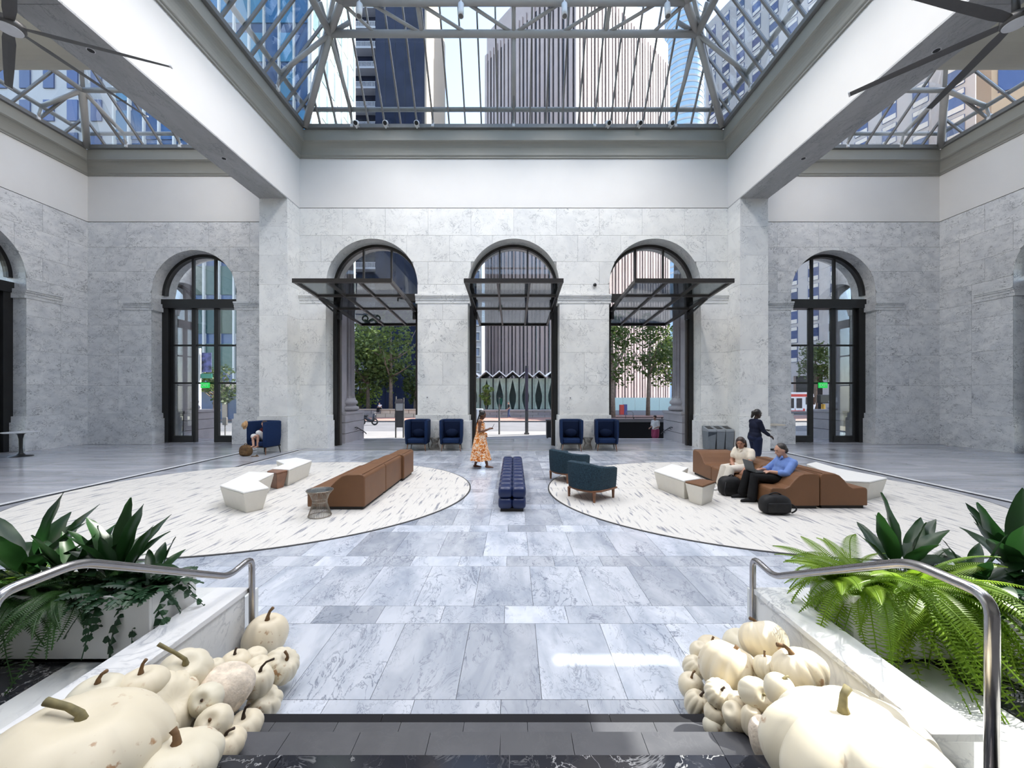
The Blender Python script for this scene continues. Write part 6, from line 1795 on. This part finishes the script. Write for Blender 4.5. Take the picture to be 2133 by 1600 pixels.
fern('dark holly fern trailing behind the curve of the sunlit handrail', 3.45, 2.80, ZP, HF, 22, 35, R(150), R(390), .8, 1.2, 'ferns in the planters', 'holly_fern')
fern('dark holly fern trailing at the right frame edge', 3.85, 2.78, ZP, HF, 22, 36, R(150), R(390), .8, 1.2, 'ferns in the planters', 'holly_fern')
# left planter
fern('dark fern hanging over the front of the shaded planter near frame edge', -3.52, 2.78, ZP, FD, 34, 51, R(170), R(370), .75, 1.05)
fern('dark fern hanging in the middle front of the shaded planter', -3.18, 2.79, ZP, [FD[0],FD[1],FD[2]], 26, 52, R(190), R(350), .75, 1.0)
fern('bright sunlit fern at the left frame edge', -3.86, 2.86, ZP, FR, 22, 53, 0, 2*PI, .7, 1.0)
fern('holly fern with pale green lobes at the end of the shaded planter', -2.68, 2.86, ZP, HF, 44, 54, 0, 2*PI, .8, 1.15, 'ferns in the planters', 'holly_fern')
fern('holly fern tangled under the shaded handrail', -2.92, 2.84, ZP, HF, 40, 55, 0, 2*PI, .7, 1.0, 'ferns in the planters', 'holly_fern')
broadleaf('dark broad leaved plant with pointed leaves in the middle of shaded planter', -2.98, 2.93, ZP, 13, 61, [(2,R(90),.02,1.05),(2,R(0),.18,1.05),(0,R(180),.2,1.0),(4,R(-5),.75,1.0)])
broadleaf('broad leaved plant with sunlit upright leaves at the left frame edge', -3.62, 2.93, ZP, 13, 62, [(2,R(20),.12,1.15),(1,R(100),.1,1.1),(4,R(0),.7,1.1)], .85, 1.15)

broadleaf('low dark plant filling the shaded planter under the handrail', -3.28, 2.90, ZP, 14, 63, None, .55, .85)
broadleaf('low dark plant at the rail end of the shaded planter', -2.74, 2.96, ZP, 10, 64, None, .4, .62)
fern('dark fern behind the pointed leaves of the shaded planter', -3.12, 2.98, ZP, FD, 26, 56, 0, 2*PI, .6, .95)
fern('dark fern at the back of the shaded planter near frame edge', -3.45, 3.0, ZP, FD, 26, 57, 0, 2*PI, .6, .95)
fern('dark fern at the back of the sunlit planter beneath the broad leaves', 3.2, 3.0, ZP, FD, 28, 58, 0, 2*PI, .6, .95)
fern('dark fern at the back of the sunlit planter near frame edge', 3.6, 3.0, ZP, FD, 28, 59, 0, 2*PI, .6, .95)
# ================================================================== PUMPKINS
pk_m, nt, N, L, bs = nodes_of('white_pumpkin')
setp(bs, (.78,.70,.55), .42, 0, .4)
oi = N.new('ShaderNodeObjectInfo'); tc = N.new('ShaderNodeTexCoord')
no = N.new('ShaderNodeTexNoise'); no.inputs['Scale'].default_value = 3.5; no.inputs['Detail'].default_value = 5; L.new(tc.outputs['Object'], no.inputs['Vector'])
cr = N.new('ShaderNodeMixRGB'); cr.inputs[1].default_value = (.79,.69,.51,1); cr.inputs[2].default_value = (.78,.73,.58,1); L.new(oi.outputs['Random'], cr.inputs[0])
c2 = N.new('ShaderNodeMixRGB'); c2.blend_type = 'MULTIPLY'; c2.inputs[0].default_value = .22; L.new(cr.outputs[0], c2.inputs[1]); L.new(no.outputs['Fac'], c2.inputs[2])
sp_ = N.new('ShaderNodeTexNoise'); sp_.inputs['Scale'].default_value = 26; sp_.inputs['Detail'].default_value = 3; L.new(tc.outputs['Object'], sp_.inputs['Vector'])
mr = N.new('ShaderNodeMapRange'); mr.inputs['From Min'].default_value = .57; mr.inputs['From Max'].default_value = .64; L.new(sp_.outputs['Fac'], mr.inputs['Value'])
mk = N.new('ShaderNodeTexNoise'); mk.inputs['Scale'].default_value = 5; L.new(tc.outputs['Object'], mk.inputs['Vector'])
mr2 = N.new('ShaderNodeMapRange'); mr2.inputs['From Min'].default_value = .55; mr2.inputs['From Max'].default_value = .65; L.new(mk.outputs['Fac'], mr2.inputs['Value'])
mu = N.new('ShaderNodeMath'); mu.operation = 'MULTIPLY'; L.new(mr.outputs[0], mu.inputs[0]); L.new(mr2.outputs[0], mu.inputs[1])
c3 = N.new('ShaderNodeMixRGB'); c3.inputs[2].default_value = (.42,.25,.13,1); L.new(c2.outputs[0], c3.inputs[1]); L.new(mu.outputs[0], c3.inputs[0]); L.new(c3.outputs[0], bs.inputs['Base Color'])
wart_m = plain('warty_pumpkin', (.72,.62,.50), .6, 0, .3, var=.22, vscale=22, bump=1.0, bscale=60)
stem_b = plain('stem_brown', (.16,.09,.04), .8, var=.3, vscale=30); stem_g = plain('stem_green', (.20,.17,.08), .75, var=.3, vscale=25); stem_d = plain('stem_dark', (.05,.03,.02), .8, var=.3, vscale=30)
def stair_z(y): return 0 if y > 2.45 else (.15 if y > 2.15 else (.30 if y > 1.85 else .45))
def pumpkin(label, px, py, rp, Y, sq=.75, ribs=10, rd=.05, tilt=(0,0), stem=(.3,.35,'b'), mat_=None, base=None, seed=0, lump=.03, sx=1.0):
    """centre pixel, horizontal radius in pixels, depth; sq = height/width; tilt = lean towards x, y"""
    c = at(px, py, Y); r = rp*Y/FPX
    rnd = random.Random(seed+int(px)); ph = [rnd.uniform(0,6) for _ in range(6)]
    low = c.z - r*sq*.97
    if base is not None: c.z = base + r*sq*.97
    T = thing('pumpkin', label, 'pumpkin', (c.x,c.y,c.z), 0, 'white pumpkins on the steps')
    rotm = Matrix.Rotation(tilt[0],3,'Y') @ Matrix.Rotation(tilt[1],3,'X')
    m = MB(); seg, rng = 72, 26; rings = []
    def rad(a, t):
        rib = abs(math.cos(a*ribs/2))**.55 if rd else 1
        k = 1 - rd*1.2*(1-rib)*math.cos(t)**.35 if rd else 1
        return k*(1+lump*math.sin(a*2+ph[0])+lump*.6*math.sin(a*3+ph[1]+t*2)+lump*.5*math.sin(t*3+ph[2]))
    for k in range(rng+1):
        t = -PI/2+PI*k/rng; ring = []
        ct = max(math.cos(t), .015)
        for i in range(seg):
            a = 2*PI*i/seg; q = rad(a, min(max(t,-1.5),1.5))
            h = math.sin(t)
            dim = .22*math.exp(-(ct/.28)**2)
            z = r*sq*(h - (dim if h > 0 else -dim*.7))
            ring.append(tuple(rotm @ V((r*ct**.85*q*math.cos(a)*sx, r*ct**.85*q*math.sin(a), z))))
        rings.append(ring)
    m.loft(rings); m.build('flesh', mat_ or pk_m, T, world=False, smooth=True)
    if stem:
        ln, bend, kind = stem; ln *= r; w = max(.007, min(.017, r*.085))
        z0 = r*sq*.74
        pts = [V((0,0,z0-.01)), V((.1*bend*ln,0,z0+ln*.35)), V((.4*bend*ln,.1*bend*ln,z0+ln*.7)), V((bend*ln,.2*bend*ln,z0+ln*.95))]
        m = MB(); m.tube([rotm @ p for p in pts], [w*1.7,w*.95,w*.8,w*.95], 8)
        m.build('stem', {'b':stem_b,'g':stem_g,'d':stem_d}[kind], T, world=False, smooth=True)
    return T
# heap on the left
pumpkin('biggest white pumpkin of the shaded heap, thick green stem, brown scars', 150, 1560, 160, 1.60, .66, 9, .05, (.12,-.12), (.26,-1.7,'g'), base=.452, lump=.03)
pumpkin('smooth ribbed white pumpkin lying on its side behind the biggest one', 340, 1477, 70, 2.06, .62, 12, .09, (.9,.1), None, seed=1)
pumpkin('flat white pumpkin behind the biggest one against the marble coping', 200, 1450, 48, 1.93, .7, 10, .02, (.1,0), (.6,.5,'b'), seed=2)
pumpkin('flat white pumpkin with upright brown stem against the stair wall, shaded heap', 293, 1428, 45, 2.03, .68, 10, .02, (0,0), (.7,.3,'b'), seed=3)
pumpkin('large pale squash with thick tan stem pointing at the stair wall', 381, 1405, 50, 2.28, .85, 8, .07, (.5,.3), (.8,-1.5,'g'), seed=4)
pumpkin('pink warty pumpkin in the middle of the shaded heap', 466, 1438, 52, 2.34, .92, 10, .02, (.1,0), None, wart_m, seed=5, lump=.05)
pumpkin('round white pumpkin with its stub facing the stairs, shaded heap', 430, 1458, 31, 2.13, 1.0, 10, .03, (.35,.9), (.22,.3,'d'), seed=6)
pumpkin('round white pumpkin below the warty one with short stem', 446, 1506, 34, 2.02, .95, 10, .02, (.2,.7), (.3,.2,'b'), seed=7)
pumpkin('small white pumpkin with long dark stem standing on the middle step', 508, 1508, 36, 2.27, .72, 10, .05, (0,.1), (.95,.4,'d'), seed=8, base=.151)
pumpkin('small white pumpkin with hooked stem on the upper step of shaded heap', 471, 1557, 36, 2.0, .75, 10, .05, (0,.1), (.4,1.2,'d'), seed=9, base=.301)
pumpkin('wide dented white pumpkin in front beside the biggest one', 357, 1570, 90, 1.70, .52, 9, .07, (.1,-.2), (.35,-.4,'b'), seed=10, base=.452, lump=.05)
pumpkin('small pale pumpkin half hidden behind the dented one', 335, 1530, 30, 1.96, .8, 10, .05, (.2,0), None, seed=11)
pumpkin('scarred white pumpkin on the floor behind the handrail post', 553, 1314, 42, 3.22, 1.0, 8, .04, (.1,0), (.7,.3,'b'), base=.001, seed=12)
pumpkin('small round white pumpkin at the foot of the handrail post', 489, 1382, 30, 2.74, .78, 10, .04, (0,0), (.5,.2,'d'), seed=13)
pumpkin('tiny white pumpkin squeezed behind the handrail post', 531, 1369, 22, 2.93, .82, 10, .05, (.2,0), None, seed=14)
pumpkin('tiny white pumpkin peeping above the pink warty one', 447, 1390, 19, 2.58, .8, 10, .04, (0,0), None, seed=15)
pumpkin('greenish ribbed white pumpkin tilted at the outer edge of shaded heap', 585, 1387, 36, 2.86, .8, 12, .08, (.75,.2), (.5,-.8,'b'), seed=16)
pumpkin('small white pumpkin behind the one with the tall hooked stem', 537, 1392, 26, 2.74, .85, 10, .05, (0,0), None, seed=17)
pumpkin('white pumpkin with tall dark hooked stem, shaded heap', 538, 1420, 30, 2.62, 1.0, 10, .05, (.2,.1), (1.1,.7,'d'), seed=18)
pumpkin('lobed white squash on the floor at the edge of the first step', 552, 1457, 33, 2.62, .85, 7, .14, (.6,.4), None, seed=19, base=.001)
# heap on the right
pumpkin('giant white pumpkin in full sun at the right of the stairs', 1778, 1545, 172, 1.60, .64, 7, .17, (-.08,-.2), (.3,.5,'g'), base=.452, seed=30, lump=.045)
pumpkin('warty speckled long squash beside the giant sunlit pumpkin', 1598, 1522, 32, 1.93, 1.75, 8, .03, (-.25,0), None, wart_m, seed=31, base=.302)
pumpkin('ribbed white pumpkin against the marble stair wall, sunlit heap', 1665, 1396, 53, 2.28, .72, 14, .08, (-.3,-.3), (.55,-.8,'b'), seed=32)
pumpkin('ribbed white pumpkin on top of the sunlit heap near the rail', 1589, 1334, 45, 2.74, .85, 13, .08, (-.1,-.55), (.3,-.9,'b'), seed=33)
pumpkin('smooth tall white pumpkin on the floor behind the right rail post', 1546, 1318, 38, 3.08, 1.0, 8, .02, (0,0), None, seed=34, base=.001)
pumpkin('big cream pumpkin in the middle of the sunlit heap', 1520, 1396, 58, 2.60, .88, 12, .07, (.4,-.2), (.2,.3,'b'), seed=35)
pumpkin('small ribbed pumpkin wedged behind the big cream one', 1598, 1392, 27, 2.44, .9, 12, .08, (0,-.4), (.5,.2,'b'), seed=36)
pumpkin('round white pumpkin right behind the giant sunlit one', 1624, 1437, 30, 2.03, 1.0, 8, .03, (.3,0), (.3,1.2,'g'), seed=37)
pumpkin('round white pumpkin with its stub facing the viewer, sunlit heap', 1575, 1446, 32, 2.19, 1.0, 10, .03, (.1,.95), (.2,.2,'g'), seed=38)
pumpkin('pale green ribbed pumpkin in the middle front of the sunlit heap', 1498, 1446, 29, 2.36, .85, 14, .08, (0,.55), (.4,.3,'d'), seed=39)
pumpkin('small white pumpkin far left top of the sunlit heap', 1458, 1358, 20, 2.95, 1.0, 10, .02, (0,.2), None, seed=40)
pumpkin('flat pale pumpkin behind the big cream one', 1484, 1349, 30, 3.02, .62, 10, .04, (0,0), (.3,.3,'b'), seed=41)
pumpkin('speckled ribbed pumpkin at the left edge of the sunlit heap', 1447, 1391, 23, 2.86, 1.0, 11, .08, (.3,.4), (.5,.6,'b'), seed=42)
pumpkin('small pink white pumpkin with curved stem on the floor, sunlit heap', 1439, 1429, 25, 2.71, .98, 10, .02, (0,.15), (.7,.4,'b'), seed=43)
pumpkin('ribbed white pumpkin with dark stem at the floor edge, sunlit heap', 1451, 1466, 24, 2.55, 1.1, 10, .10, (.3,.2), (.9,.5,'d'), seed=44)
pumpkin('small pink white pumpkin in front of the pale green one', 1488, 1487, 21, 2.33, 1.0, 10, .02, (0,.3), (.6,-.2,'b'), seed=45)
pumpkin('egg shaped white pumpkin lying tilted in the sunlit heap', 1533, 1493, 25, 2.20, 1.25, 8, .03, (-.7,.2), None, seed=46)
pumpkin('small cream pumpkin above the egg shaped one', 1541, 1465, 22, 2.26, .85, 10, .05, (0,.3), (.4,.5,'b'), seed=47)
pumpkin('small white pumpkin at the front step edge of the sunlit heap', 1484, 1515, 19, 2.30, .98, 10, .02, (0,0), None, seed=48, base=.151)
pumpkin('small pumpkin with looped dark stem at the front step edge', 1520, 1516, 21, 2.28, .9, 10, .04, (0,.1), (.9,1.1,'d'), seed=49, base=.151)
pumpkin('small cream pumpkin squeezed beside the warty long squash', 1566, 1503, 21, 2.12, 1.5, 8, .04, (0,0), None, seed=50)
# pumpkins at the bottom of the heaps, mostly hidden, that carry the upper ones
def hidden(label, x, y, r, sq, base, seed):
    px = CX + x*FPX/y; zc = base + r*sq*.97
    pumpkin(label, px, HY + (CAM_H-zc)*FPX/y, r*FPX/y, y, sq, 10, .05, (0,0), None, seed=seed, base=base+.001)
hidden('pale pumpkin mostly hidden at the stair wall under the shaded heap', -1.98, 2.02, .13, .95, .30, 70)
hidden('pale pumpkin mostly hidden under the large squash with tan stem', -1.95, 2.31, .135, .85, .15, 71)
hidden('pale pumpkin mostly hidden behind the pink warty one', -1.96, 2.62, .14, 1.0, 0, 72)
hidden('pale pumpkin mostly hidden under the ribbed one at the marble wall', 1.72, 2.31, .15, .9, .15, 73)
hidden('pale pumpkin mostly hidden under the topmost ribbed one', 1.80, 2.72, .15, .95, 0, 74)
hidden('pale pumpkin mostly hidden between the giant and the cream one', 1.47, 2.06, .11, 1.0, .30, 75)
